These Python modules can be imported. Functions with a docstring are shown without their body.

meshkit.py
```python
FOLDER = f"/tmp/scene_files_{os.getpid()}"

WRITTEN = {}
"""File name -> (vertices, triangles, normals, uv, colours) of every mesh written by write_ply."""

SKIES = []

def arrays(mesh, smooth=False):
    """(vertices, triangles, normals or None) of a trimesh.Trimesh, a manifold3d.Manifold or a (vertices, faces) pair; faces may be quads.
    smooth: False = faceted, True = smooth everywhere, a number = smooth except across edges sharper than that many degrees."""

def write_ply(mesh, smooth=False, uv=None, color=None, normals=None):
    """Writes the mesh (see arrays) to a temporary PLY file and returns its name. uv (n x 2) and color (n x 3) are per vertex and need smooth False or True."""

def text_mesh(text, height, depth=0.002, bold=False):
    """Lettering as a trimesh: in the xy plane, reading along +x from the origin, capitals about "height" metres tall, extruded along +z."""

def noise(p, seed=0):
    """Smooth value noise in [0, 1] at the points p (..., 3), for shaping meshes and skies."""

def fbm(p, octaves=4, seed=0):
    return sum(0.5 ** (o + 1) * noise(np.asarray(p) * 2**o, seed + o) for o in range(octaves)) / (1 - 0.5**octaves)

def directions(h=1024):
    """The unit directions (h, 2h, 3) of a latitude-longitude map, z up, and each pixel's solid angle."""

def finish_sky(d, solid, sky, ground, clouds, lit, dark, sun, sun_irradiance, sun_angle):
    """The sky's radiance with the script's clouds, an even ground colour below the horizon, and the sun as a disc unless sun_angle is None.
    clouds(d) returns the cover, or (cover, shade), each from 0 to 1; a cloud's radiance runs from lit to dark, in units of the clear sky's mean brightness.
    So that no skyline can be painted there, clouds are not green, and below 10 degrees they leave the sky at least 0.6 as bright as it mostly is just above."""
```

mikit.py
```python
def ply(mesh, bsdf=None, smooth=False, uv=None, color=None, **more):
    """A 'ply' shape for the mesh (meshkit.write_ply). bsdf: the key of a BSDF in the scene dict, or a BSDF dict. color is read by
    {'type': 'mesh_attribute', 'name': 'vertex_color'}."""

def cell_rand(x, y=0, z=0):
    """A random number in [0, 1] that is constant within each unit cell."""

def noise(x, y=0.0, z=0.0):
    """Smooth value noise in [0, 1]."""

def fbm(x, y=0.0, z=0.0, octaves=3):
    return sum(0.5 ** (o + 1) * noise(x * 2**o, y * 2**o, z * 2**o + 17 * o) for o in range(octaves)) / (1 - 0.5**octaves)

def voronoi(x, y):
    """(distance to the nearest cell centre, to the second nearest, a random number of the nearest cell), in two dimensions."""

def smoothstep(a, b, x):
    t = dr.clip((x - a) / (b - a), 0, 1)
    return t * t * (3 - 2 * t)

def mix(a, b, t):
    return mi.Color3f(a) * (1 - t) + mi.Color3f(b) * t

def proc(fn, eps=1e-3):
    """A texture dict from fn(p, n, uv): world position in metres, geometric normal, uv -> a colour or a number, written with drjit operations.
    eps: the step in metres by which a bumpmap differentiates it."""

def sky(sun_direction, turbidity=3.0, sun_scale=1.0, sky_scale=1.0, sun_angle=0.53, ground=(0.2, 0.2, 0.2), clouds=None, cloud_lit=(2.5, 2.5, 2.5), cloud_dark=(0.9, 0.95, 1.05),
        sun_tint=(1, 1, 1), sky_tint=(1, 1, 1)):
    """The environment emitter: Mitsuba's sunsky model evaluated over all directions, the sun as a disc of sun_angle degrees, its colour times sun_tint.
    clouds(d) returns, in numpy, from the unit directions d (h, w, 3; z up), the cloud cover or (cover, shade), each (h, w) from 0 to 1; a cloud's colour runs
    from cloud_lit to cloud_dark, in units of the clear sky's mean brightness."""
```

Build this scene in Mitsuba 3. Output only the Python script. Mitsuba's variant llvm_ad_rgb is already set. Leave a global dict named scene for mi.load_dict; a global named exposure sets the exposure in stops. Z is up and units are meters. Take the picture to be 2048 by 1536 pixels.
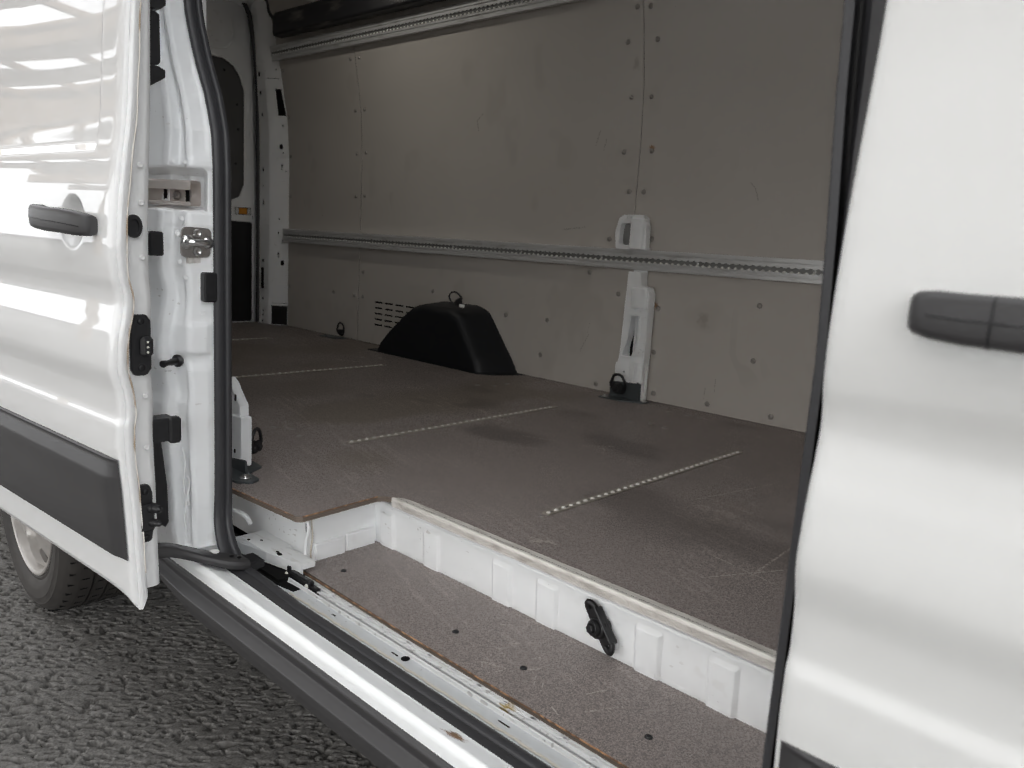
import math
import numpy as np, trimesh, drjit as dr, mitsuba as mi, mikit, meshkit
import manifold3d as m3
from shapely import affinity
from shapely.geometry import Polygon, Point, LineString, box as sbox
from shapely.ops import unary_union
from scipy.interpolate import PchipInterpolator

T = mi.ScalarTransform4f
rng = np.random.default_rng(7)
scene, labels = {}, {}
V = 'cargo_van'

# ------------------------------------------------------------------ camera, sky, exposure
# x runs along the van (front of the van towards +x), y into the load space, z up
EYE = np.array([0.0, 0.0, 1.22])
FWD = np.array([-0.6657, 0.7248, -0.1770]); UP = np.array([-0.1661, 0.0873, 0.9823])
scene['camera'] = dict(type='thinlens', fov=67.42, fov_axis='x', near_clip=0.02, far_clip=200.0,
    aperture_radius=0.0021, focus_distance=1.75,
    to_world=T().look_at(origin=EYE.tolist(), target=(EYE + FWD).tolist(), up=UP.tolist()))

def cloud_cover(d):
    n = meshkit.fbm(d * np.array([3.0, 3.0, 5.0]) + 11.3, 4, 3)
    return np.ones(d.shape[:2]), np.clip((n - 0.35) * 1.6, 0, 0.8)
scene['sky'] = mikit.sky([0.26, -0.86, 0.44], turbidity=3, sun_scale=0.085, sun_angle=70, sun_tint=(0.79, 1.0, 1.40), clouds=cloud_cover,
    cloud_lit=(4.22, 4.3, 4.38), cloud_dark=(2.15, 2.2, 2.25), ground=(0.12, 0.115, 0.11))
exposure = 3.27
LAMP = 4.6

# ------------------------------------------------------------------ materials
S, MX, NZ, FB = mikit.smoothstep, mikit.mix, mikit.noise, mikit.fbm
def P(base, rough, metallic=0.0, spec=0.5, coat=0.0, gloss=0.9, bump=None, bscale=1.0, **k):
    b = dict(type='principled', base_color=base if isinstance(base, dict) else dict(type='rgb', value=list(base)),
             roughness=rough if isinstance(rough, dict) else float(rough), metallic=float(metallic), specular=float(spec), **k)
    if coat: b.update(clearcoat=float(coat), clearcoat_gloss=float(gloss))
    if bump is not None: b = dict(type='bumpmap', arbitrary=bump, scale=float(bscale), bsdf=b)
    return dict(type='twosided', bsdf=b)
def mat(name, d): scene[name] = d; return name

def seg_mark(x, y, segs):
    """1 on thin scratches given as (x0, y0, x1, y1, half width)"""
    m = mi.Float(0)
    for x0, y0, x1, y1, w in segs:
        dx, dy = x1 - x0, y1 - y0; L = dx * dx + dy * dy
        t = dr.clip(((x - x0) * dx + (y - y0) * dy) / L, 0, 1)
        d = dr.sqrt(dr.square(x - x0 - t * dx) + dr.square(y - y0 - t * dy))
        m = dr.maximum(m, 1 - S(w * 0.6, w * 1.3, d))
    return m

mat('white_paint', dict(type='twosided', bsdf=dict(type='plastic', int_ior=1.6, nonlinear=False, diffuse_reflectance=dict(type='rgb', value=[0.67, 0.67, 0.665]))))
mat('door_paint_dusty', dict(type='twosided', bsdf=dict(type='roughplastic', alpha=0.16, int_ior=1.5, nonlinear=False, diffuse_reflectance=dict(type='rgb', value=[0.665, 0.665, 0.655]))))
def inner_white(p, n, uv):
    a = FB(p.x * 6, p.y * 6 + 3, p.z * 6, 3); b = FB(p.x * 45, p.y * 45, p.z * 45, 2)
    c = MX((0.775, 0.79, 0.80), (0.81, 0.815, 0.815), a)
    c = MX(c, (0.34, 0.31, 0.28), 0.45 * S(0.82, 0.87, NZ(p.x * 110, p.y * 110, p.z * 150)) * S(0.55, 0.68, FB(p.x * 14, p.y * 14, p.z * 14, 2)))
    return MX(c, (0.50, 0.47, 0.43), 0.22 * S(0.62, 0.80, b) * S(0.5, 0.75, a))
mat('inner_white', P(mikit.proc(inner_white), 0.30, spec=0.5, coat=0.5, gloss=0.93))  # same paint as outside, coloured lighter to offset the dimmer light
def sill_white(p, n, uv):
    a = FB(p.x * 9, p.y * 30, p.z * 30, 3)
    c = MX((0.70, 0.715, 0.72), (0.755, 0.76, 0.757), a)
    c = MX(c, (0.50, 0.52, 0.53), 0.75 * S(.745, .752, p.y) * (1 - S(.495, .4962, p.z) * S(.785, .80, p.y) * 0) * (1 - S(.812, .8135, p.y)))  # gutter floor coloured darker, shade of the recess put into the paint
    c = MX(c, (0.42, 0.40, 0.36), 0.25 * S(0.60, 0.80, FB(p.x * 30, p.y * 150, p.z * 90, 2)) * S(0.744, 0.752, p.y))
    sp = S(0.83, 0.86, NZ(p.x * 140, p.y * 220, p.z * 100))
    c = MX(c, (0.16, 0.14, 0.12), 0.4 * sp * S(0.755, 0.77, p.y) * (1 - S(0.505, 0.510, p.z)))
    for cx, cy, rx, ry, hue in ((-0.690, 0.678, 0.022, 0.016, (0.16, 0.075, 0.02)), (-0.735, 0.835, 0.016, 0.014, (0.42, 0.30, 0.10))):
        d = dr.sqrt(dr.square((p.x - cx) / rx) + dr.square((p.y - cy) / ry)) + 0.9 * (FB(p.x * 160, p.y * 260, 3, 3) - 0.5)
        c = MX(c, hue, 0.95 * (1 - S(0.35, 1.0, d)))
    return c
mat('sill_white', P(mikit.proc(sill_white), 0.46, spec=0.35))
mat('rubber', P((0.030, 0.030, 0.033), 0.42, spec=0.5))
mat('black_plastic', P((0.010, 0.010, 0.011), 0.38, spec=0.45))
mat('arch_plastic', P((0.007, 0.008, 0.010), 0.46, spec=0.35, bump=mikit.proc(lambda p, n, uv: NZ(p.x * 420, p.y * 420, p.z * 420), 6e-4), bscale=0.0006))
mat('cladding', P(mikit.proc(lambda p, n, uv: MX((0.028, 0.027, 0.0285), (0.040, 0.0385, 0.039), FB(p.x * 5, p.y * 8, p.z * 14, 3))), 0.40, spec=0.45,
    bump=mikit.proc(lambda p, n, uv: NZ(p.x * 700, p.y * 700, p.z * 700), 4e-4), bscale=0.0002))
mat('dark_void', P((0.008, 0.008, 0.008), 0.9, spec=0.1))

FLOOR_MARKS = [(-0.93, 1.10, -0.905, 1.13, .006), (-0.945, 1.115, -0.89, 1.125, .003), (-0.565, 1.30, -0.575, 1.52, .0022), (-0.62, 1.22, -0.50, 1.44, .0018),
    (-0.66, 1.33, -0.52, 1.30, .0013), (-1.52, 1.72, -1.42, 1.76, .002), (-1.34, 1.78, -1.28, 1.86, .004), (-1.30, 1.83, -1.27, 1.80, .003), (-1.22, 0.93, -1.33, 0.98, .0012),
    (-1.30, 1.12, -1.26, 1.16, .0012), (-1.15, 0.99, -1.12, 1.12, .001), (-3.0, 2.05, -2.9, 2.1, .003), (-0.86, 1.62, -0.80, 1.9, .002), (-2.3, 1.9, -2.25, 1.95, .003)]
STEP_MARKS = [(-0.912, 1.005, -0.905, 1.012, .0022), (-0.848, 0.97, -0.842, 0.982, .0024), (-0.853, 0.938, -0.848, 0.95, .0022), (-0.79, 0.96, -0.785, 0.972, .002), (-0.842, 0.885, -0.80, 0.90, .0016),
    (-0.842, 0.885, -0.83, 0.872, .0016), (-0.81, 0.868, -0.80, 0.892, .0014), (-0.75, 0.922, -0.735, 0.90, .0013), (-0.73, 0.918, -0.715, 0.895, .0013), (-0.66, 0.945, -0.645, 0.98, .0012),
    (-0.632, 0.905, -0.60, 0.96, .0018), (-0.675, 0.875, -0.655, 0.866, .0013), (-0.772, 0.925, -0.76, 0.945, .0013), (-1.05, 1.0, -1.045, 1.004, .002)]
def ply_color(p, n, uv, marks):
    a = FB(p.x * 1.7 + 5, p.y * 2.3, p.z, 4)
    # fine wire mesh print of phenolic ply, cells of 2.6 mm
    k = 2 * math.pi / 0.0030
    mesh = dr.sin(k * (p.x * 0.80 + p.y * 0.60)) * dr.sin(k * (-p.x * 0.60 + p.y * 0.80))
    grain = mikit.cell_rand(p.x * 440, p.y * 440, p.z * 50)
    c = MX((0.186, 0.161, 0.153), (0.238, 0.207, 0.195), a)
    c = c * (1 + 0.28 * mesh + 0.75 * (grain - 0.5))
    dust = S(0.48, 0.68, FB(p.x * 2.3 + 1.7, p.y * 1.9 + 4, 2, 3)) * S(1.0, 1.25, p.y)
    c = MX(c, (0.135, 0.112, 0.082), 0.55 * dust)
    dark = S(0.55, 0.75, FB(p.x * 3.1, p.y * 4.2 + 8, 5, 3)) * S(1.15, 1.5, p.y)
    dark = dr.maximum(dark, 0.95 * S(-1.5, -2.5, p.x + 0.5 * NZ(p.x * 1.6, p.y * 2.5, 3)))  # floor also painted darker towards the rear, where less light reaches
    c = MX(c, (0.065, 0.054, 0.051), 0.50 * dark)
    sc = S(0.735, 0.76, NZ(p.x * 9 + 1.5 * NZ(p.y * 6, p.x * 6), p.y * 150 + p.x * 40, 4)) * S(0.5, 0.62, FB(p.x * 4, p.y * 4, 8, 2))
    c = MX(c, c * 1.7, 0.26 * sc)
    m = seg_mark(p.x, p.y, marks) * S(0.30, 0.62, NZ(p.x * 330, p.y * 330, 1))
    c = MX(c, (0.48, 0.44, 0.40), 0.62 * m)
    # cut edge: laminated brown veneers
    lay = 0.5 + 0.5 * dr.sin(p.z * 2 * math.pi / 0.0042)
    edge = MX((0.16, 0.125, 0.10), (0.095, 0.075, 0.062), lay)
    return dr.select(dr.abs(n.z) > 0.6, c, edge)
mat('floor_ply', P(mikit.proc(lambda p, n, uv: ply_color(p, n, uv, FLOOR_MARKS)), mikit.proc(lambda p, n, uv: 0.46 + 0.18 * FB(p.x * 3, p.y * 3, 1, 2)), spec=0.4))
mat('step_ply', P(mikit.proc(lambda p, n, uv: ply_color(p, n, uv, STEP_MARKS)), 0.5, spec=0.35))
mat('raw_edge', P(mikit.proc(lambda p, n, uv: MX((0.15, 0.085, 0.050), (0.50, 0.26, 0.13), S(0.42, 0.70, FB(p.x * 130, p.y * 130, p.z * 20, 3)))), 0.8, spec=0.2))

def liner_color(p, n, uv):
    a = FB(p.x * 1.1 + 2, p.z * 1.4, 3, 3)
    c = MX((0.445, 0.412, 0.378), (0.490, 0.460, 0.425), a)
    st = S(0.66, 0.82, FB(p.x * 7, p.z * 5 + 2, 7, 3))
    c = MX(c, (0.25, 0.225, 0.19), 0.12 * st)
    sc = S(0.80, 0.83, NZ(p.x * 24 + 2 * NZ(p.z * 9), p.z * 5, 3)) * S(0.6, 0.7, FB(p.x * 3, p.z * 3, 9, 2))
    c = MX(c, (0.34, 0.32, 0.29), 0.2 * sc)
    marks = seg_mark(p.x, p.z, [(-1.28, 1.47, -1.265, 1.43, .002), (-1.30, 1.49, -1.28, 1.47, .0016), (-1.39, 0.70, -1.388, 0.74, .002), (-1.98, 0.80, -1.94, 0.88, .002),
        (-1.95, 0.88, -1.94, 0.93, .0015), (-2.62, 1.80, -2.655, 1.77, .0035), (-2.655, 1.77, -2.645, 1.73, .003), (-2.12, 1.30, -2.0, 1.315, .003), (-1.98, 1.64, -1.96, 1.70, .003),
        (-1.94, 1.62, -1.93, 1.66, .003), (-1.35, 0.73, -1.35, 0.78, .0018)])
    c = MX(c, (0.20, 0.18, 0.155), 0.45 * marks * S(0.2, 0.5, NZ(p.x * 200, p.z * 200)))
    for cx, cz, r in ((-1.716, 1.622, 0.012), (-1.636, 1.024, 0.014)):
        d = dr.sqrt(dr.square(p.x - cx) + dr.square(p.z - cz)) / r + 0.9 * (NZ(p.x * 260, p.z * 260) - 0.5)
        c = MX(c, (0.30, 0.15, 0.06), 0.85 * (1 - S(0.6, 0.95, d)))
    for cx, cz, r in ((-1.425, 0.99, 0.03), (-1.80, 1.925, 0.022)):
        d = dr.sqrt(dr.square(p.x - cx) + dr.square((p.z - cz) * 0.8)) / r + 0.8 * (FB(p.x * 60, p.z * 60, 1, 2) - 0.5)
        c = MX(c, (0.20, 0.165, 0.125), 0.32 * (1 - S(0.2, 1.0, d)))
    return c
mat('liner', P(mikit.proc(liner_color), 0.62, spec=0.25))
mat('rivet_plastic', P((0.25, 0.232, 0.215), 0.35, spec=0.5))
mat('seam_dark', P((0.03, 0.027, 0.024), 0.9, spec=0.1))
def alu_color(p, n, uv):
    d = S(0.55, 0.80, FB(p.x * 16, p.z * 60, p.y * 40, 3))
    return MX((0.66, 0.66, 0.655), (0.42, 0.41, 0.39), 0.6 * d)
mat('aluminium', P(mikit.proc(alu_color), mikit.proc(lambda p, n, uv: 0.34 + 0.10 * FB(p.x * 20, p.z * 60, p.y * 20, 2)), metallic=0.50, spec=0.6))
mat('alu_trim', P(mikit.proc(lambda p, n, uv: MX((0.68, 0.655, 0.62), (0.52, 0.49, 0.455), S(0.45, 0.8, FB(p.x * 30, p.y * 160, p.z * 60, 3)))), 0.42, metallic=0.2, spec=0.5))
mat('steel', P(mikit.proc(lambda p, n, uv: MX((0.74, 0.69, 0.65), (0.60, 0.54, 0.50), FB(p.x * 40, p.y * 60, p.z * 60, 3))), 0.28, metallic=0.6))
mat('striker_steel', P(mikit.proc(lambda p, n, uv: MX((0.46, 0.43, 0.41), (0.33, 0.31, 0.29), FB(p.x * 200, p.y * 200, p.z * 200, 3))), 0.30, metallic=0.95))
mat('bright_steel', P((0.72, 0.72, 0.71), 0.18, metallic=1.0))
mat('grey_steel', P(mikit.proc(lambda p, n, uv: MX((0.055, 0.063, 0.067), (0.085, 0.094, 0.098), FB(p.x * 50, p.y * 50, p.z * 50, 3))), 0.38, metallic=0.25, spec=0.5))
mat('track_alu', P((0.34, 0.315, 0.27), 0.4, metallic=0.3, spec=0.5))
mat('rail_bed', P((0.20, 0.20, 0.195), 0.5, metallic=0.3))
mat('track_glint', P((0.80, 0.79, 0.75), 0.3, metallic=0.2, spec=0.6))  # near-white colour for the painted glints of tracks and rails
mat('grey_paint_dark', P((0.10, 0.10, 0.10), 0.6, spec=0.3))
mat('tyre_rubber', P(mikit.proc(lambda p, n, uv: MX((0.026, 0.024, 0.023), (0.050, 0.045, 0.041), FB(p.x * 10, p.y * 14, p.z * 10, 3))), 0.62, spec=0.35))
mat('wheel_silver', P(mikit.proc(lambda p, n, uv: MX((0.42, 0.405, 0.39), (0.30, 0.275, 0.25), FB(p.x * 14, p.y * 14, p.z * 14, 3))), 0.34, metallic=0.35, spec=0.5, coat=0.3))
mat('sticker_white', P((0.75, 0.75, 0.73), 0.5))
mat('sticker_orange', P((0.55, 0.22, 0.02), 0.5))
mat('pin_cream', P((0.62, 0.60, 0.55), 0.4))
mat('hem_dirt', P(mikit.proc(lambda p, n, uv: MX((0.66, 0.63, 0.58), (0.36, 0.28, 0.20), S(0.45, 0.7, FB(p.z * 26, p.x * 5, 3, 3)))), 0.7, spec=0.2))
mat('sealant', P((0.60, 0.56, 0.48), 0.6, spec=0.3))
mat('beam_wood', P(mikit.proc(lambda p, n, uv: MX((0.36, 0.25, 0.15), (0.24, 0.155, 0.09), FB(p.x * 3, p.y * 40, p.z * 40, 3))), 0.7, spec=0.25))
def asphalt_color(p, n, uv):
    a = FB(p.x * 2.1, p.y * 2.1, 1, 3); g = NZ(p.x * 260, p.y * 260, 1); s = FB(p.x * 55, p.y * 55, 2, 2)
    c = MX((0.092, 0.088, 0.083), (0.128, 0.123, 0.117), a)
    c = c * (0.72 + 0.55 * g)
    return MX(c, (0.22, 0.212, 0.205), 0.35 * S(0.62, 0.8, s))
mat('asphalt', P(mikit.proc(asphalt_color), 0.82, spec=0.25, bump=mikit.proc(lambda p, n, uv: FB(p.x * 230, p.y * 230, 3, 2), 8e-4), bscale=0.0018))

# ------------------------------------------------------------------ mesh helpers
def free(key):
    if key not in scene: return key
    i = 1
    while f'{key}_{i:03d}' in scene: i += 1
    return f'{key}_{i:03d}'
def add(key, mesh, m, smooth=False, label=None, kind=None, **k):
    key = free(key)
    if isinstance(mesh, list): mesh = trimesh.util.concatenate(mesh)
    scene[key] = mikit.ply(mesh, m, smooth=smooth, **k)
    if label or kind: labels[key] = {a: b for a, b in (('label', label), ('kind', kind)) if b}
    return key
def part(name, mesh, m, smooth=False, label=None, kind=None): return add(f'{V}__{name}', mesh, m, smooth, label, kind)

def bx(x0, x1, y0, y1, z0, z1, c=0.0):
    lo, hi = np.array([x0, y0, z0]), np.array([x1, y1, z1])
    if c <= 0:
        b = trimesh.creation.box(extents=hi - lo); b.apply_translation((lo + hi) / 2); return b
    pts = []
    for a in (0, 1):
        for b in (0, 1):
            for d in (0, 1):
                s = np.array([1 - 2 * a, 1 - 2 * b, 1 - 2 * d]); q = np.where([a, b, d], hi, lo)
                for ax in range(3):
                    o = np.full(3, c); o[ax] = 0; pts.append(q + s * o)
    return trimesh.convex.convex_hull(np.array(pts))
AX = {'xy': np.eye(4), 'xz': np.array([[1, 0, 0, 0], [0, 0, -1, 0], [0, 1, 0, 0], [0, 0, 0, 1.0]]),   # extrude towards -y
      'yz': np.array([[0, 0, 1, 0], [1, 0, 0, 0], [0, 1, 0, 0], [0, 0, 0, 1.0]])}                        # extrude towards +x
def prism(poly, plane, at, depth):
    """polygon in the plane, extruded by depth from the plane at 'at' (xy: +z, xz: towards the viewer -y, yz: +x)"""
    if not isinstance(poly, (Polygon,)) and not hasattr(poly, 'geoms'): poly = Polygon(poly)
    out = []
    for g in getattr(poly, 'geoms', [poly]):
        m = trimesh.creation.extrude_polygon(g, depth, engine='earcut'); m.apply_transform(AX[plane]); out.append(m)
    m = trimesh.util.concatenate(out)
    m.apply_translation({'xy': (0, 0, at), 'xz': (0, at, 0), 'yz': (at, 0, 0)}[plane]); return m
def rpoly(pts, r, n=5):
    g = (Polygon(pts) if not isinstance(pts, Polygon) else pts)
    g = g.buffer(-r, join_style=2).buffer(r, quad_segs=n)
    return g.buffer(r * .6, quad_segs=n).buffer(-r * .6, quad_segs=n)
def plate(poly, plane, at, depth, c=0.0015):
    """a plate with a stepped small chamfer on the visible side"""
    a = prism(poly, plane, at, depth - c)
    q = poly.buffer(-c) if isinstance(poly, Polygon) else poly
    return trimesh.util.concatenate([a, prism(q, plane, {'xy': at + depth - c, 'xz': at - depth + c, 'yz': at + depth - c}[plane], c)])
def frame(t):
    t = t / np.linalg.norm(t); h = np.array([0, 0, 1.0]) if abs(t[2]) < .9 else np.array([1.0, 0, 0])
    a = np.cross(h, t); a /= np.linalg.norm(a); return a, np.cross(t, a)
def tube(path, r, n=10, closed=False):
    p = np.asarray(path, float); k = len(p); r = np.broadcast_to(np.asarray(r, float), (k,))
    tg = np.roll(p, -1, 0) - np.roll(p, 1, 0) if closed else np.gradient(p, axis=0)
    tg /= np.linalg.norm(tg, axis=1, keepdims=True)
    a, b = frame(tg[0]); vs = []
    for i in range(k):
        a = a - tg[i] * (a @ tg[i]); a /= np.linalg.norm(a); b = np.cross(tg[i], a)
        th = np.linspace(0, 2 * np.pi, n, endpoint=False)
        vs.append(p[i] + r[i] * (np.cos(th)[:, None] * a + np.sin(th)[:, None] * b))
    v = np.vstack(vs); f = []
    for i in range(k if closed else k - 1):
        j = (i + 1) % k
        for q in range(n):
            w = (q + 1) % n
            f += [[i * n + q, i * n + w, j * n + w], [i * n + q, j * n + w, j * n + q]]
    if not closed:
        v = np.vstack([v, p[:1], p[-1:]]); c0, c1 = len(v) - 2, len(v) - 1
        for q in range(n):
            w = (q + 1) % n; f += [[c0, w, q], [c1, (k - 1) * n + q, (k - 1) * n + w]]
    return trimesh.Trimesh(v, f, process=False)
def spline(pts, n=40, closed=False):
    from scipy.interpolate import CubicSpline
    p = np.asarray(pts, float)
    if closed: p = np.vstack([p, p[:1]])
    t = np.concatenate([[0], np.cumsum(np.linalg.norm(np.diff(p, axis=0), axis=1))])
    s = CubicSpline(t, p, bc_type='periodic' if closed else 'natural')
    return s(np.linspace(0, t[-1], n, endpoint=not closed))
def lathe(prof, o, axis, n=20):
    """prof: (radius, height along axis)"""
    ax = np.asarray(axis, float); ax /= np.linalg.norm(ax); a, b = frame(ax)
    th = np.linspace(0, 2 * np.pi, n, endpoint=False)
    ring = np.cos(th)[:, None] * a + np.sin(th)[:, None] * b
    v = np.vstack([np.asarray(o) + r * ring + h * ax for r, h in prof]); f = []
    for i in range(len(prof) - 1):
        for q in range(n):
            w = (q + 1) % n; f += [[i * n + q, i * n + w, (i + 1) * n + w], [i * n + q, (i + 1) * n + w, (i + 1) * n + q]]
    return trimesh.Trimesh(v, f, process=False)
def gridmesh(Pm):
    """surface through an (m, n, 3) array of points"""
    m, n = Pm.shape[:2]; i = np.arange(m * n).reshape(m, n)
    q = np.stack([i[:-1, :-1], i[1:, :-1], i[1:, 1:], i[:-1, 1:]], -1).reshape(-1, 4)
    return trimesh.Trimesh(Pm.reshape(-1, 3), np.vstack([q[:, [0, 1, 2]], q[:, [0, 2, 3]]]), process=False)
def extrude_profile(pts, x0, x1, n=2):
    """open (y, z) profile swept along x"""
    pts = np.asarray(pts, float); xs = np.linspace(x0, x1, n)
    return gridmesh(np.array([[(x, y, z) for y, z in pts] for x in xs]))
def fillet(pts, r, n=5):
    """rounds the corners of an open polyline"""
    pts = [np.asarray(p, float) for p in pts]; out = [pts[0]]
    for a, b, c in zip(pts, pts[1:], pts[2:]):
        u, w = a - b, c - b; lu, lw = np.linalg.norm(u), np.linalg.norm(w); d = min(r, lu * .45, lw * .45)
        p0, p1 = b + u / lu * d, b + w / lw * d
        for t in np.linspace(0, 1, n): out.append((1 - t) ** 2 * p0 + 2 * t * (1 - t) * b + t * t * p1)
    out.append(pts[-1]); return np.array(out)
def bolt(o, axis, r=0.008, h=0.006):
    """hexagon head with washer"""
    return trimesh.util.concatenate([lathe([(0, 0.003), (r * 1.7, 0.003), (r * 1.75, 0.0015), (r * 1.75, 0)], o, axis, 20),
        lathe([(0, h + .003), (r * .8, h + .003), (r, h * .8 + .003), (r, .003)], o, axis, 6)])
def dome(r, h): return [(0, h), (r * .45, h * .93), (r * .8, h * .6), (r, h * .12), (r * 1.0, -.001)]

# ------------------------------------------------------------------ shape of the van's side
ZP = [0.30, 0.50, 0.585, 0.73, 0.80, 0.835, 0.862, 0.885, 0.92, 0.973, 1.03, 1.058, 1.085, 1.10, 1.125, 1.165, 1.24, 1.31, 1.40, 1.49, 1.56, 1.80, 2.20, 2.50]
DP = [.044, .031, .025, .017, .011, .009, .009, .0135, .011, .000, .005, .0105, .0140, .0125, .0065, .004, .008, .016, .028, .034, .038, .055, .10, .18]
side = PchipInterpolator(ZP, DP)
YS = 0.622      # outermost line of the closed side

def lean(z): return np.interp(z, [0, 1.63, 1.86, 2.1, 2.35, 2.6], [0, 0, -.014, -.055, -.11, -.19])
def yw(x, z): return 2.575 + .0243 * (np.asarray(x) + 1.7) + lean(z)     # inner face of the far wall
def on_wall(m, z=None):
    """local y = distance from the far wall (towards the viewer negative) -> world"""
    v = np.array(m.vertices); v[:, 1] += yw(v[:, 0], v[:, 2] if z is None else z); m.vertices = v; return m

# ================================================================== setting: ground
# fine near the van where the camera sees it, coarse out to the horizon
def axis(a, b, s, far): 
    core = np.arange(a, b + s / 2, s); o = np.array([.05, .2, .6, 1.5, 4, 10, 30, far])
    return np.concatenate([(a - o)[::-1], core, b + o])
gx, gy = axis(-3.7, -0.7, .0043, 80), axis(.28, 1.62, .0043, 80)
GX, GY = np.meshgrid(gx, gy, indexing='ij')
# long pits run along one direction of the paver's screed
ca, sa = .73, .684
U, W_ = GX * ca + GY * sa, -GX * sa + GY * ca
pt = np.stack([U * 62, W_ * 120, U * 0], -1)
n1 = meshkit.fbm(pt, 3, 5); n2 = meshkit.fbm(np.stack([GX * 12, GY * 12, GX * 0], -1), 2, 9); n3 = meshkit.noise(np.stack([U * 95, W_ * 130, U * 0], -1), 4)
pit = np.clip((n1 - .535) / .13, 0, 1); GZ = -.012 * pit * pit * (3 - 2 * pit) - .0022 * n3 + .003 * (n2 - .5)
inside = (GX > -3.72) & (GX < -.68) & (GY > .26) & (GY < 1.64)
GZ = np.where(inside, GZ, -.004)
scene['asphalt_ground'] = mikit.ply(gridmesh(np.stack([GX, GY, GZ], -1)), 'asphalt', smooth=True)
labels['asphalt_ground'] = dict(label='coarse dark grey asphalt under and beside the van', kind='structure')

# ================================================================== body shell (roof, blind sides, underside)
labels[V] = dict(label='white panel van with its sliding side door open onto an empty load space', category='van')
YN = 0.80     # inner face of the near side, seen only from inside
shell = [bx(-4.62, .02, .70, 2.66, 2.52, 2.60), bx(-4.60, -1.80, YN + .02, YN + .06, .655, 2.52), bx(-.05, .03, .80, 2.62, .40, 2.52), bx(-4.60, -4.56, YN, 2.62, .45, 2.52),
         bx(-4.62, .03, 2.66, 2.70, .42, 2.55), bx(-1.60, -.25, .70, .83, 2.30, 2.52)]
part('body', shell, 'white_paint')
part('underbody', [bx(-2.05, -.02, .92, 2.60, .40, .50), bx(-4.5, -2.0, 1.05, 2.6, .42, .60), bx(-1.60, .55, .70, .92, .44, .478), bx(-1.98, .55, .90, 2.55, .20, .46)], 'dark_void')  # unseen lowest box added to block light passing beneath the van

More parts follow.
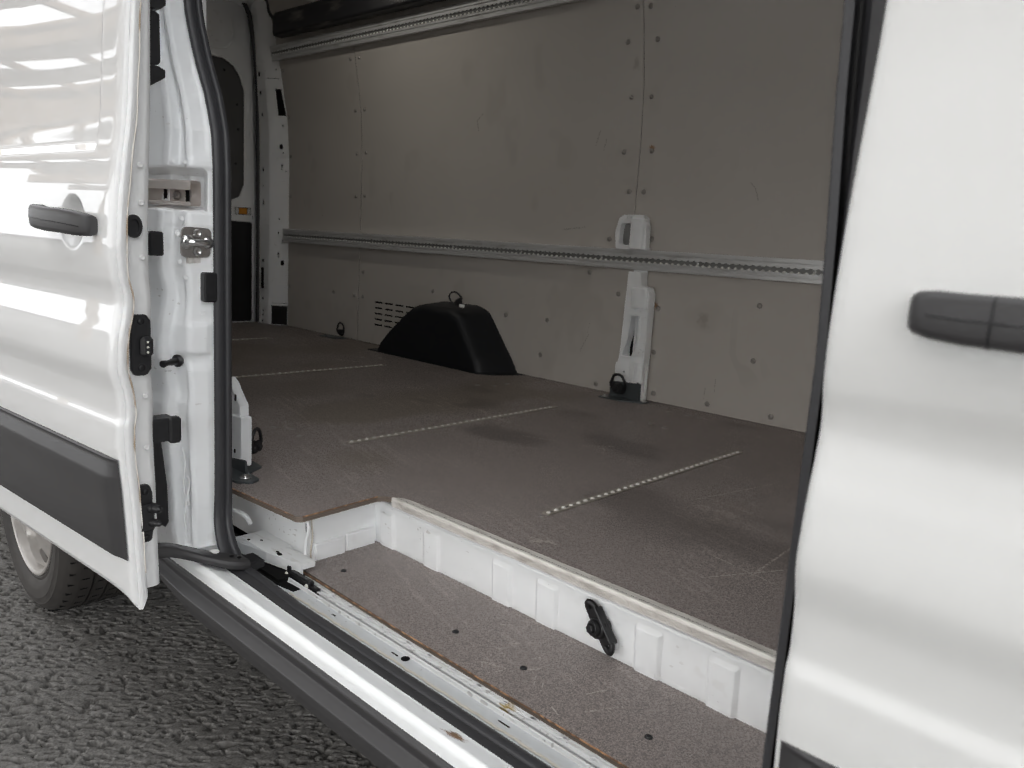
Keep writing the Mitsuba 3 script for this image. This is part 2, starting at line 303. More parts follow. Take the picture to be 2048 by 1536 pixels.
# outer skin of the rear quarter (mostly behind the open door) and rear jamb of the doorway, one pressing
def jamb_shift(z): return np.interp(z, [0, 1.33, 1.40, 1.47, 1.54, 1.62, 2.3], [0, 0, -.006, -.033, -.074, -.11, -.27])
plan = fillet([(-1.482, .741), (-1.486, .715), (-1.491, .668), (-1.521, .651), (-1.514, .628), (-1.526, YS), (-1.60, YS), (-4.5, .66)], .009, 5)
dense = []
for a, b in zip(plan, plan[1:]):
    k = max(1, int(np.linalg.norm(b - a) / .0035)) if b[0] > -1.65 else 6
    dense += [a + (b - a) * t for t in np.linspace(0, 1, k, endpoint=False)]
dense = np.array(dense + [plan[-1]])
zj = np.concatenate([np.arange(.492, 1.60, .0035), np.arange(1.60, 2.31, .02)])
JP = np.zeros((len(dense), len(zj), 3))
for i, (x, y) in enumerate(dense):
    w = np.clip((.745 - y) / .10, 0, 1)
    JP[i, :, 0] = x + jamb_shift(zj) * np.clip((x + 2.2) / .6, 0, 1) * (1 if x > -2.2 else 0)
    JP[i, :, 1] = y + w * side(zj) * (1 if x < -1.5 else .55)
    JP[i, :, 2] = zj
yy0, xx0 = dense[:, 1][:, None], dense[:, 0][:, None]
ss = lambda a, b, v: (lambda t: t * t * (3 - 2 * t))(np.clip((v - a) / (b - a), 0, 1))
near_ = (xx0 > -1.66) * 1.0
pocket = ss(1.247, 1.255, zj)[None] * (1 - ss(1.318, 1.327, zj)[None]) * (1 - ss(.697, .706, yy0)) * near_
JP[..., 0] -= .052 * pocket; JP[..., 1] += .030 * pocket
# pressed relief: shallow fields and beads on the jamb face
emb = .005 * ss(.640, .660, yy0) * (1 - ss(.700, .722, yy0)) * near_
f1 = ss(.600, .66, zj)[None] * (1 - ss(.93, .955, zj)[None])
f2 = ss(1.34, 1.375, zj)[None] * (1 - ss(1.50, 1.58, zj)[None])
f3 = ss(.960, .975, zj)[None] * (1 - ss(1.022, 1.034, zj)[None])
JP[..., 0] += emb * (1.0 * f1 - .8 * f2 + 1.3 * f3)
JP[..., 0] += near_ * .003 * ss(.63, .65, yy0) * ((ss(1.327, 1.331, zj) - ss(1.345, 1.349, zj)) + (ss(1.215, 1.219, zj) - ss(1.243, 1.247, zj)))[None]
JP[..., 0] += near_ * .0008 * (meshkit.noise(np.stack([JP[..., 1] * 30, JP[..., 2] * 14, JP[..., 2] * 0], -1), 3) - .5) * (yy0 > .64)
jamb = part('rear_door_pillar', gridmesh(JP), 'inner_white', smooth=True, label='white painted rear jamb of the side doorway')
def on_jamb(y, z): return np.array([np.interp(y, [.655, .662, .715, .76], [-1.492, -1.490, -1.485, -1.479]), y, z])
for y_, z_ in ((.645, 1.338), (.667, 1.338), (.693, 1.338), (.661, 1.232), (.652, 1.203), (.667, 1.120), (.656, 1.150), (.70, 1.05)):
    add(jamb + '__spot_weld', lathe([(0, .0002), (.0025, .0003), (.0035, .0009), (.0045, .0006), (.005, -.001)], on_jamb(y_, z_), (1, -.12, 0), 14), 'inner_white', 40)
add(jamb + '__seam_sealer', [tube(spline([(-1.490, .655, .78), (-1.489, .660, .745), (-1.489, .656, .70), (-1.489, .661, .665), (-1.488, .657, .63), (-1.487, .66, .60)], 30), .0022, 6),
    tube(spline([(-1.488, .664, .72), (-1.488, .668, .70), (-1.488, .664, .68), (-1.488, .668, .655)], 20), .0018, 6)], 'inner_white', True)
add(jamb + '__gap_cover', prism([(.600, .815), (.620, .800), (.631, .700), (.633, .622), (.626, .612), (.600, .640)], 'yz', -1.530, .022), 'black_plastic')
# jamb base that runs out into the sill
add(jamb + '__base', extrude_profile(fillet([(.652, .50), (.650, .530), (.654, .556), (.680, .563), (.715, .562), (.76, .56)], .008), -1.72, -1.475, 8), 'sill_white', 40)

# striker of the lock
sp = rpoly([(.655, 1.158), (.713, 1.160), (.716, 1.216), (.658, 1.217)], .011)
st = part('door_striker', prism(sp, 'yz', -1.489, .006), 'striker_steel')
zc, yc = 1.188, .686
add(st + '__bolt_loop', [tube(spline([(-1.485, .664, zc), (-1.477, .667, zc), (-1.472, .675, zc), (-1.4715, .685, zc), (-1.472, .694, zc), (-1.477, .702, zc), (-1.485, .705, zc)], 24), .0066, 12),
    lathe([(0, .008), (.006, .0075), (.011, .005), (.014, .001)], (-1.484, .668, zc), (1, 0, 0), 18), lathe([(0, .006), (.005, .0055), (.009, .003), (.011, .001)], (-1.484, .709, zc), (1, 0, 0), 18)], 'bright_steel', 50)
for dz in (.0175, -.0175):
    s_ = add(st + '__screw', lathe([(.0028, -.001), (.003, .0032), (.0052, .004), (.0075, .0036), (.0088, .001)], (-1.483, yc + .001, zc + dz), (1, 0, 0), 20), 'bright_steel', 30)
add(st + '__shim', prism(rpoly([(.667, 1.147), (.707, 1.149), (.709, 1.160), (.668, 1.160)], .002), 'yz', -1.4895, .0015), 'alu_trim')
part('guide_pin', [lathe([(0, .002), (.012, .002), (.0125, .006), (.009, .009), (.007, .010), (.0065, .026), (.0055, .030), (.0055, .046), (.0068, .047), (.0068, .053), (0, .054)], (-1.492, .652, .957), (.55, -.84, .0), 16)], 'black_plastic', 40)
part('buffer_block', [bx(-1.516, -1.478, .594, .621, 1.160, 1.205, .003)], 'black_plastic', label='black rubber stop block left of the striker')
part('buffer_block', [bx(-1.492, -1.470, .695, .722, 1.073, 1.131, .003)], 'black_plastic', label='black rubber stop block beside the door seal')

# centre track of the sliding door, running back from the jamb
tr0, tr1 = np.array([-1.502, .704]), np.array([-1.640, .636]); td = (tr1 - tr0) / np.linalg.norm(tr1 - tr0); tn = np.array([td[1], -td[0]]) * -1
if tn[1] > 0: tn = -tn
def track_profile(prof, m, key, t1=0.9):
    pts = []
    for s in (0.0, .145, .18, t1):
        c = tr0 + td * min(s, .145) + (np.array([-1, .0]) * max(0, s - .145))
        nrm = tn if s < .17 else np.array([0, -1.0])
        pts.append([(c[0] + nrm[0] * d, c[1] + nrm[1] * d, z) for d, z in prof])
    return add(key, gridmesh(np.array(pts)), m, 40)
ct = part('centre_track', bx(-1.62, -1.60, .70, .705, 1.26, 1.30), 'steel', label='bright steel door track in the jamb')
track_profile(fillet([(.030, 1.2865), (.030, 1.302), (.024, 1.305), (.002, 1.305), (.0, 1.300), (.0, 1.262), (.003, 1.257), (.026, 1.257), (.031, 1.259), (.031, 1.264), (.027, 1.2645)], .002, 4), 'steel', ct + '__channel')
cpos = tr0 + td * .055; q = np.array([cpos[0] + tn[0] * .002, cpos[1] + tn[1] * .002, 1.2765])
Rm = np.eye(4); Rm[:3, 0] = (td[0], td[1], 0); Rm[:3, 1] = (tn[0], tn[1], 0); Rm[:3, 2] = (0, 0, 1); Rm[:3, 3] = q
for q_ in (-.030, .022):
    pl = bx(q_, q_ + .008, 0, .0012, -.011, .011); pl.apply_transform(Rm); add(ct + '__slot', pl, 'dark_void')
add(ct + '__screw', lathe([(0, .0022), (.003, .0022), (.0035, .004), (.006, .004), (.008, .001), (.0095, .0006)], q, (tn[0], tn[1], 0), 18), 'striker_steel', 30)
part('jamb_hole_plug', lathe([(0, .002), (.004, .002), (.0045, 0)], (-1.560, .716, 1.272), (.9, -.44, 0), 16), 'dark_void')

# ================================================================== door seal all round the opening
zt = 2.22
def arc(cx, cz, r, a0, a1, n=12): return [(cx + r * np.cos(a), cz + r * np.sin(a)) for a in np.linspace(np.radians(a0), np.radians(a1), n)]
pth = [(-1.478 + float(jamb_shift(z)), z) for z in np.linspace(zt, .645, 60)]
pth += arc(-1.478 + .105, .637, .105, 180, 270)[1:] + [(x, .532) for x in np.linspace(-1.34, -.36, 30)] + arc(-.36, .640, .108, 270, 360)[1:]
pth += [(-.2525 - np.interp(z, [.6, 1.0, 1.14, 1.25, 1.36, 1.44, 2.2], [0, 0, 0, .005, .012, .015, .06]), z) for z in np.linspace(.66, zt, 50)]
pth = np.array(pth)
tg = np.gradient(pth, axis=0); tg /= np.linalg.norm(tg, axis=1, keepdims=True)
nm = np.stack([-tg[:, 1], tg[:, 0]], 1)           # towards the middle of the opening
yc_ = np.interp(np.arange(len(pth)), [0, 58, 72, 76, 102, 114, len(pth) - 1], [.734, .734, .722, .714, .714, .694, .688])
lobes = lambda l0, h0, r, a0, a1, n: [(l0 + r * math.cos(math.radians(a)), h0 + r * math.sin(math.radians(a))) for a in np.linspace(a0, a1, n)]
prof = [(-.024, -.004), (-.024, .004), (-.022, .0075), (-.012, .0105), (-.003, .0100), (.001, .0072), (.0025, .0070)] + lobes(.0125, .006, .0105, 150, -20, 9) + [(.024, -.004)]
ws_ = np.interp(np.arange(len(pth)), [0, 56, 74, 100, 116, len(pth) - 1], [.72, .72, 1.0, 1.0, .95, .95])
hs_ = np.interp(np.arange(len(pth)), [0, 56, 74, 104, 116, len(pth) - 1], [.66, .66, .42, .42, .8, .8])
sealP = np.array([[(pth[i, 0] + nm[i, 0] * h * hs_[i], yc_[i] + l * ws_[i] + .001, pth[i, 1] + nm[i, 1] * h * hs_[i]) for l, h in prof] for i in range(len(pth))])
seal = part('door_seal', gridmesh(sealP), 'rubber', 50, label='black rubber weatherstrip around the side doorway')

# ================================================================== sill, track gap and cladding
prof = [(.652, .470), (.650, .522)] + list(fillet([(.650, .522), (.6485, .546), (.655, .556), (.692, .537), (.742, .530), (.748, .4955), (.785, .4945)], .006, 6)) + \
       list(fillet([(.785, .4965), (.8135, .4965), (.8145, .5035), (.8185, .5035), (.8185, .486), (.8310, .486), (.8310, .4905)], .0015, 4))
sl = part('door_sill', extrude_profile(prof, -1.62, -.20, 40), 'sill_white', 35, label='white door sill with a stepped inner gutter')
xs = np.arange(-1.30, -.22, .008)
sb = [(x, .7865 + .0008 * math.sin(x * 90) + .0006 * math.sin(x * 233), .4968) for x in xs]
add(sl + '__seam_sealer', tube(sb, .0021, 6), 'sealant', True)
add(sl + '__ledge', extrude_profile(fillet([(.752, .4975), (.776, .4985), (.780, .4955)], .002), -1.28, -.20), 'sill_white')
for k, x in enumerate((-1.17, -.985, -.72)):
    add(sl + '__drain_mark', [bx(x, x + .012 + .006 * (k % 3), .800, .8025, .4966, .4972)], 'dark_void')
add(sl + '__drain_hole', [lathe([(0, .0006), (.008, .0006), (.0082, 0)], (-.952, .806, .4966), (0, 0, 1), 14)], 'dark_void')
# toothed flange that carries the step
xs, top = -1.345, []
rr = np.random.default_rng(3)
e = []
x = -1.345
while x < -.22:
    a = .8425 - .003 * rr.random(); e += [(x, a), (x + .043, a + .001), (x + .049, a + .0065), (x + .055, a + .006)]; x += .058 + .006 * rr.random()
fl = Polygon(e + [(x, .90), (-1.345, .90)])
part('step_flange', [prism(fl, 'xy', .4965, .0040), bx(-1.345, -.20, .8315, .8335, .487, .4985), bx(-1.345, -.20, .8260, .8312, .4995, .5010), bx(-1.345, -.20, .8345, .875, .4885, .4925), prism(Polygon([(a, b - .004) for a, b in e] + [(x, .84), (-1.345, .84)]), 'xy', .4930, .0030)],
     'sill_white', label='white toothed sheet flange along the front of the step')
# roller cover at the rear end of the lower track
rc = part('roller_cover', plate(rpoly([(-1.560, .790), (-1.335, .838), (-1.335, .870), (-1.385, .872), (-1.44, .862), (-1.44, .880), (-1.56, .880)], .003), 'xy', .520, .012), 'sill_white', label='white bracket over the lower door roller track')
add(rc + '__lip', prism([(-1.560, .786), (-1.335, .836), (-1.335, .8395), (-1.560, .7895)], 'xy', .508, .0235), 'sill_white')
for x_, y_, a_, b_ in ((-1.425, .832, .0055, .0035), (-1.412, .829, .008, .0048), (-1.525, .818, .0045, .003), (-1.505, .838, .004, .003)):
    add(rc + '__hole', prism(affinity.scale(Point(x_, y_).buffer(1, 10), a_, b_), 'xy', .5318, .0007), 'dark_void')
part('roller_gap', [bx(-1.58, -1.352, .792, .83, .486, .505), prism([(-1.46, .765), (-1.30, .795), (-1.30, .812), (-1.46, .80)], 'xy', .4968, .0012)], 'dark_void')
ts = part('track_stop', [bx(-1.365, -1.285, .822, .836, .497, .514, .003)], 'black_plastic', label='black plastic track stop with two white rollers')
add(ts + '__end_plate', bx(-1.378, -1.364, .826, .840, .496, .520, .002), 'black_plastic'); add(ts + '__end_plate', bx(-1.286, -1.262, .824, .836, .492, .506, .002), 'black_plastic')
for x_ in (-1.370, -1.293): add(ts + '__roller', lathe(dome(.0055, .004), (x_, .8215, .503), (0, -1, 0), 14), 'pin_cream', True)

rock = fillet([(.655, .5265), (.645, .5262), (.6415, .519), (.6455, .503), (.6405, .4985), (.630, .486), (.632, .470), (.640, .452), (.648, .437), (.664, .430), (.70, .43)], .003, 5)
xk = np.concatenate([np.linspace(-1.66, -1.42, 14), np.linspace(-1.35, .60, 10)])
part('sill_cladding', gridmesh(np.array([[(x, y + .012 * (1 - ss(-1.66, -1.45, x)) * 0, .527 + (z - .527) * (.22 + .78 * np.sqrt(np.clip((x + 1.66) / .22, 0, 1)))) for y, z in rock] for x in xk])), 'cladding', 35, label='dark grey plastic cladding under the door sill')

# ================================================================== step well
part('step_side_wall', [extrude_profile(fillet([(.873, .500), (.875, .560), (.872, .632)], .01), -1.80, -1.382, 10)], 'inner_white', 40, label='white panel under the floor board left of the step')
sw = part('step_end_wall', gridmesh(np.array([[(-1.382 - .010 * t, .875 + .20 * t + .0 * z, z) for z in np.linspace(.498, .634, 12)] for t in np.linspace(0, 1, 8)])), 'inner_white', True, label='white end wall of the step well')
add(sw + '__corner_fold', tube(spline([(-1.377, .872, .640), (-1.382, .870, .620), (-1.371, .873, .603), (-1.374, .871, .570), (-1.378, .872, .530), (-1.382, .873, .500)], 30), .0040, 8), 'inner_white', True)
add(sw + '__sealer', tube(spline([(-1.378, .887, .632), (-1.377, .885, .60), (-1.379, .889, .565), (-1.380, .886, .535), (-1.38, .888, .51)], 30), .0020, 6), 'sealant', True)
add(sw + '__ledge', [bx(-1.389, -1.376, .895, .975, .506, .548, .003), bx(-1.392, -1.380, .980, 1.062, .506, .551, .003)], 'inner_white')
add(jamb + '__inner_pipe', tube(spline([(-1.66, .80, .60), (-1.60, .81, .585), (-1.565, .83, .575), (-1.56, .84, .555)], 20), .006, 8), 'inner_white', True)

part('step_end_wall', bx(-.215, -.05, .835, 1.10, .49, .634, .004), 'inner_white')
zr = np.array([.505, .515, .53, .56, .585, .600, .608, .613, .6155, .6165, .6165, .6165])
yr = np.array([1.0725, 1.072, 1.0712, 1.069, 1.067, 1.0655, 1.0655, 1.0675, 1.071, 1.076, 1.085, 1.10])
ribs = [-1.345, -1.189, -.975, -.856, -.628, -.488, -.37, -.25]
xr = np.concatenate([np.arange(-1.40, -.20, .0035)])
RP = np.zeros((len(xr), 48, 3))
tt = np.linspace(0, 1, 48); src = np.linspace(0, 1, len(zr))
yb, zb = np.interp(tt, src, yr), np.interp(tt, src, zr)
for i, x in enumerate(xr):
    h = max((np.clip((.0265 - abs(x - c)) / .004, 0, 1) for c in ribs))
    h = h * h * (3 - 2 * h); g = h * (1 - ss(.592, .599, zb)) 
    dent = .0022 * (meshkit.noise(np.stack([np.full(48, x * 40), zb * 50, zb * 0], -1), 6) - .5) * ss(.05, .15, 1 - abs(x + .66) / .35)
    RP[i] = np.stack([np.full(48, x), yb - .0058 * g + dent, zb], -1)
ri = part('step_riser', gridmesh(RP), 'inner_white', 60, label='white step riser with upright pressed ribs')

# step board
stp = Polygon([(-1.368, .852), (-1.398, .872), (-1.406, .930), (-1.400, 1.066), (-1.39, 1.0695), (-.19, 1.072), (-.19, .8455), (-1.0, .8455)]).buffer(-.006).buffer(.006)
sbd = part('step_board', prism(stp, 'xy', .5012, .0090), 'step_ply', label='brown textured plywood board on the low step')
ed = [(x, .8450 - .0006 * rr.random(), .5098 + .0004 * rr.random()) for x in np.arange(-1.355, -.20, .006)]
add(sbd + '__worn_edge', tube(ed, .0012, 6), 'raw_edge', True)
for x_, y_ in ((-1.296, .914), (-.947, .920), (-.780, .924), (-.528, .926), (-.30, .926)):
    add(sbd + '__screw', lathe([(0, .0003), (.002, .0002), (.0026, .0016), (.0045, .0022), (.0062, .0012), (.0066, 0)], (x_, y_, .5102), (0, 0, 1), 18), 'black_plastic', 30)

# ================================================================== load floor
fb = Polygon([(-4.48, .82), (-1.80, .82), (-1.566, .796), (-1.322, .812), (-1.312, .822), (-1.3245, 1.020), (-1.316, 1.036), (-1.30, 1.0405), (-.02, 1.0475), (-.02, 2.63), (-4.24, 2.527), (-4.48, 2.45)]).buffer(-.004).buffer(.008).buffer(-.004)
fl_ = part('floor_board', prism(fb, 'xy', .636, .012), 'floor_ply', label='dark brown textured plywood load floor')
add(fl_ + '__worn_edge', [tube([(x, .796 + (x + 1.566) * .0655 - .0004 * rr.random(), .6477) for x in np.arange(-1.56, -1.328, .006)], .0009, 6),
    tube([(-1.3125 - (y - .825) * .058, y, .6477 + .0004 * rr.random()) for y in np.arange(.822, 1.022, .006)], .0013, 6)], 'raw_edge', True)
# aluminium edging along the front of the floor
ep = fillet([(1.0380, .6300), (1.0375, .6440), (1.0385, .6492), (1.0410, .6502), (1.0590, .6502), (1.0640, .6482)], .001, 4)
xe = np.linspace(-1.296, -.05, 60)
et = part('floor_edging', gridmesh(np.array([[(x, y + .0055 * (x + 1.3) + (.0165 * max(0, (-1.27 - x) / .026) if y > 1.05 else 0) * -1, z) for y, z in ep] for x in xe])), 'alu_trim', 40, label='worn aluminium edging along the floor front')
add(et + '__groove', gridmesh(np.array([[(x, 1.0448 + .0055 * (x + 1.3), .6505), (x, 1.0458 + .0055 * (x + 1.3), .6505)] for x in xe])), 'seam_dark')
add(et + '__grip', [bx(x, x + .0012, 1.0362 + .0055 * (x + 1.3), 1.0385 + .0055 * (x + 1.3), .634, .644) for x in np.arange(-1.28, -.1, .0026)], 'alu_trim', kind='stuff')

# lashing tracks let into the floor
def floor_track(x0, y0, x1, y1):
    L = math.hypot(x1 - x0, y1 - y0); a = math.degrees(math.atan2(y1 - y0, x1 - x0)); n = int(L / .0265)
    hs = unary_union([Point(.013 + i * .0265, 0).buffer(.0068, 6) for i in range(n)] + [sbox(.01, -.0028, L - .012, .0028)])
    top = rpoly([(0, -.0095), (L, -.0095), (L, .0095), (0, .0095)], .004).difference(hs)
    M = trimesh.transformations.rotation_matrix(math.radians(a), (0, 0, 1)); M[:3, 3] = (x0, y0, 0)
    def put(m): m.apply_transform(M); return m
    t = part('floor_track', put(prism(top, 'xy', .6490, .0022)), 'track_alu')
    add(t + '__bed', put(prism(sbox(.003, -.0075, L - .003, .0075), 'xy', .6483, .0004)), 'grey_paint_dark')
    add(t + '__glint_dot', [put(lathe([(0, .0052), (.0030, .0047), (.0052, .0027), (.0060, 0)], (.013 + i * .0265, 0, .6487), (0, 0, 1), 12)) for i in range(n)], 'track_glint', True, kind='stuff')  # pale domes stand in for light caught in the track holes
    for u in (-.010, L + .010): add(t + '__end_screw', put(lathe(dome(.005, .0014), (u, 0, .6482), (0, 0, 1), 12)), 'bright_steel', True)
for q in ((-1.015, 1.236, -1.011, 2.142), (-1.737, 1.228, -1.747, 2.142), (-2.78, 1.238, -2.765, 2.142), (-3.745, 1.24, -3.737, 2.126)): floor_track(*q)
for x_, y_ in ((-2.007, 1.155), (-1.964, 1.188), (-1.877, 1.161), (-1.456, 2.457), (-1.388, 2.474), (-1.334, 2.470), (-1.450, 2.193), (-1.385, 2.229), (-1.330, 2.222), (-2.205, 2.194), (-2.157, 2.239), (-2.162, 2.324), (-2.123, 2.472), (-3.0, 2.2), (-2.95, 2.26), (-3.05, 2.42)):
    add(fl_ + '__screw_cap', lathe([(0, .0012), (.010, .0011), (.0115, .0003), (.0117, -.0003)], (x_, y_, .648), (0, 0, 1), 18), 'rivet_plastic', 30)

# load lamp strip under the roof along the far side (its glints show on the trunk and the top rail)
lk = part('load_lamp', bx(-3.45, -2.55, 1.95, 1.985, 2.462, 2.489, .004), 'black_plastic', label='lit strip lamp under the roof of the load space')
lens = trimesh.Trimesh([(-3.43, 1.958, 2.4605), (-2.57, 1.958, 2.4605), (-2.57, 1.979, 2.4605), (-3.43, 1.979, 2.4605)], [[0, 2, 1], [0, 3, 2]], process=False)
if lens.face_normals[0][2] > 0: lens.invert()
scene[lk + '__lens'] = mikit.ply(lens, 'sticker_white', emitter=dict(type='area', radiance=dict(type='rgb', value=[LAMP * 1.0, LAMP * .96, LAMP * .87])))

# ================================================================== far wall lining
def wall_panel(x0, x1, z0, z1, holes=()):
    xs_, zs_ = np.linspace(x0, x1, max(2, int((x1 - x0) / .12))), np.linspace(z0, z1, max(3, int((z1 - z0) / .06)))
    t = .004
    F = np.array([[(x, yw(x, z), z) for z in zs_] for x in xs_]); B = F + [0, t, 0]
    # thin rim so that the joint has depth
    rim = np.vstack([F[0], F[1:, -1], F[-1, ::-1][1:], F[::-1, 0][1:]]); rb = rim + [0, t, 0]
    return trimesh.util.concatenate([gridmesh(F), gridmesh(np.stack([rim, rb], 0))])
g_ = .0016
SX = [-4.215, -3.514, -1.768, -.055]
panels = {}
for k in range(3):
    for r_, (z0, z1) in enumerate(((.650, 2.186), (2.190, 2.515))):
        panels[k, r_] = part('wall_panel', wall_panel(SX[k] + (g_ if k != 1 else .003), SX[k + 1] - (g_ if k else .003), z0, z1), 'liner', True)
part('wall_backing', on_wall(gridmesh(np.array([[(x, .012, z) for z in np.linspace(.60, 2.52, 30)] for x in np.linspace(-4.3, -.03, 20)]))), 'seam_dark')
part('bulkhead_lining', bx(-.075, -.055, .82, 2.57, .65, 2.5), 'inner_white')
part('near_side_lining', bx(-4.2, -1.86, YN, YN + .012, .65, 2.5), 'liner')
part('roof_lining', bx(-4.5, -.06, .84, 2.50, 2.49, 2.51), 'inner_white')
RIV = [(-3.552, 2.122), (-3.480, 2.122), (-3.558, 1.873), (-3.481, 1.873), (-3.555, 1.652), (-3.477, 1.657), (-3.556, 1.429), (-3.482, 1.432), (-4.190, 2.127), (-4.196, 1.877), (-4.195, 1.657), (-4.195, 1.428), (-4.192, 0.897), (-3.742, 0.897), (-3.551, 0.894), (-3.476, 1.028), (-3.475, 0.895), (-2.913, 0.973), (-1.795, 2.124), (-1.738, 2.118), (-1.839, 2.009), (-1.709, 2.004), (-1.821, 1.811), (-1.732, 1.807), (-1.842, 1.610), (-1.716, 1.610), (-1.802, 1.458), (-1.736, 1.457), (-1.878, 1.271), (-1.680, 1.279), (-1.962, 1.131), (-1.812, 1.055), (-1.622, 1.016), (-1.214, 1.066), (-1.623, 0.843), (-1.214, 0.869), (-2.170, 0.910), (-2.415, 0.906), (-2.195, 0.752), (-1.607, 0.682), (-1.373, 0.682), (-1.125, 0.681), (-1.885, 0.673), (-3.665, 2.399), (-4.006, 2.384), (-4.146, 2.383), (-3.543, 2.382), (-3.455, 2.372)]
bright = {(-1.821, 1.811), (-1.732, 1.807), (-3.552, 2.122), (-3.480, 2.122), (-3.558, 1.873), (-3.481, 1.873), (-3.555, 1.652), (-3.477, 1.657), (-3.556, 1.429), (-3.482, 1.432)}
for x_, z_ in RIV:
    k = 0 if x_ < SX[1] else 1 if x_ < SX[2] else 2
    metal = (x_, z_) in bright
    add(panels[k, int(z_ > 2.19)] + '__rivet', lathe(dome(.0085, .0065) if metal else [(0, .0050), (.0045, .0047), (.008, .0034), (.0098, .0012), (.0105, -.001)], (x_, float(yw(x_, z_)), z_), (0, -1, lean(z_) * -.8), 16), 'striker_steel' if metal else 'rivet_plastic', 40)
# ventilation slots next to the wheel box
for r_ in range(5):
    for c_ in range(4):
        x_, z_ = -3.365 + .085 * c_, .876 - r_ * .0303
        add(panels[1, 0] + '__vent_slot', on_wall(prism(rpoly([(x_, z_ - .0045), (x_ + .062, z_ - .0045), (x_ + .062, z_ + .0045), (x_, z_ + .0045)], .003), 'xz', 0.0, .0008)), 'dark_void')

# ================================================================== lashing rails on the far wall
def rail(x0, x1, z0, hgt, tilt, key_label):
    n = int((x1 - x0) / .0254); p0 = x0 + .012
    zc = z0 + hgt / 2
    body = [(-.002, 0), (-.010, 0), (-.0115, .0015), (-.0115, .0145), (-.010, .016), (-.006, .0165), (-.006, .0215), (-.012, .022), (-.012, .0245), (-.0045, .025), (-.0045, hgt - .025), (-.012, hgt - .0245), (-.012, hgt - .022), (-.006, hgt - .0215), (-.006, hgt - .0165), (-.010, hgt - .016), (-.0115, hgt - .0145), (-.0115, hgt - .0015), (-.010, hgt), (-.002, hgt)]
    B = extrude_profile([(y, z0 + z) for y, z in body], x0, x1, 30)
    cap = prism([(y, z0 + z) for y, z in [(-.001, 0), (-.0115, 0), (-.0115, .0160), (-.012, .022), (-.012, hgt - .022), (-.0115, hgt - .016), (-.0115, hgt), (-.001, hgt)]], 'yz', x0 - .0005, .0005)
    hs = unary_union([Point(p0 + i * .0254, zc).buffer(.0100, 5) for i in range(n)] + [sbox(x0 - .01, zc - .0058, x1 + .01, zc + .0058)])
    lips = sbox(x0, z0 + .0245, x1, z0 + hgt - .0245).difference(hs)
    Lp = prism(lips, 'xz', -.0090, .0032)
    def put(m):
        v = np.array(m.vertices); dz = v[:, 2] - zc; y = v[:, 1].copy()
        v[:, 1] = yw(v[:, 0], zc) - .021 + y * (1 + 10 * (y > -.0035) * 0) + tilt * dz; v[:, 2] = zc + dz - tilt * y * .9; m.vertices = v; return m
    B = trimesh.util.concatenate([B, extrude_profile([(.019, z0), (-.010, z0)], x0, x1), extrude_profile([(-.010, z0 + hgt), (.019, z0 + hgt)], x0, x1)])
    t = part('lashing_rail', put(B), 'aluminium', 25, label=key_label)
    add(t + '__end_cut', put(cap), 'aluminium')
    add(t + '__toothed_lip', put(Lp), 'aluminium')
    add(t + '__channel_bed', put(bx(x0, x1, -.0052, -.0048, zc - .0125, zc + .0125)), 'rail_bed')
    add(t + '__lip_glint', [put(lathe([(0, .0042), (.0022, .0038), (.0042, .0018), (.0048, 0)], (p0 + (i + .5) * .0254, -.0110, zc - .0072), (0, -1, .45), 8)) for i in range(n - 1)], 'track_glint', True, kind='stuff')  # pale noses stand in for highlights on the lower lip
    for i in range(6, n, 17):
        s = add(t + '__screw', put(lathe([(0, .0012), (.002, .001), (.003, .002), (.0048, .0012), (.005, 0)], (p0 + (i + .5) * .0254, -.0048, zc), (0, -1, 0), 12)), 'bright_steel', 40)
rail(-4.225, -.10, 1.1575, .078, 0.0, 'aluminium lashing rail at mid height of the far wall')
rail(-4.235, -.10, 2.174, .078, -.19, 'aluminium lashing rail high on the far wall')

# black cable trunk above the top rail, with its lead
zc_ = 2.335
tp = rpoly([(-.075, zc_ - .064), (-.002, zc_ - .064), (-.002, zc_ + .064), (-.058, zc_ + .064), (-.075, zc_ + .03)], .016, 6)
v = prism(tp, 'yz', -4.085, 3.9)
pc = trimesh.Trimesh(v.vertices, v.faces, process=True); pc.vertices = np.array(pc.vertices) + np.stack([np.zeros(len(pc.vertices)), yw(pc.vertices[:, 0], zc_) - .01, np.zeros(len(pc.vertices))], 1)
ctk = part('cable_trunk', pc, 'black_plastic', 40, label='long black box section above the top rail')
def trunk_dust(p, n, uv): return MX((0.012, 0.012, 0.014), (0.11, 0.10, 0.085), S(0.5, 0.8, FB(p.x * 6, p.y * 30, p.z * 20, 4)))
scene['trunk_dusty'] = P(mikit.proc(trunk_dust), 0.42, spec=0.5)
scene[ctk]['bsdf'] = dict(type='ref', id='trunk_dusty')
part('cable_trunk_lead', tube(spline([(-4.10, 2.425, 2.36), (-4.16, 2.40, 2.375), (-4.205, 2.385, 2.41), (-4.215, 2.375, 2.45), (-4.21, 2.37, 2.47), (-4.235, 2.36, 2.50), (-4.25, 2.35, 2.56)], 40), .011, 8), 'black_plastic', True)

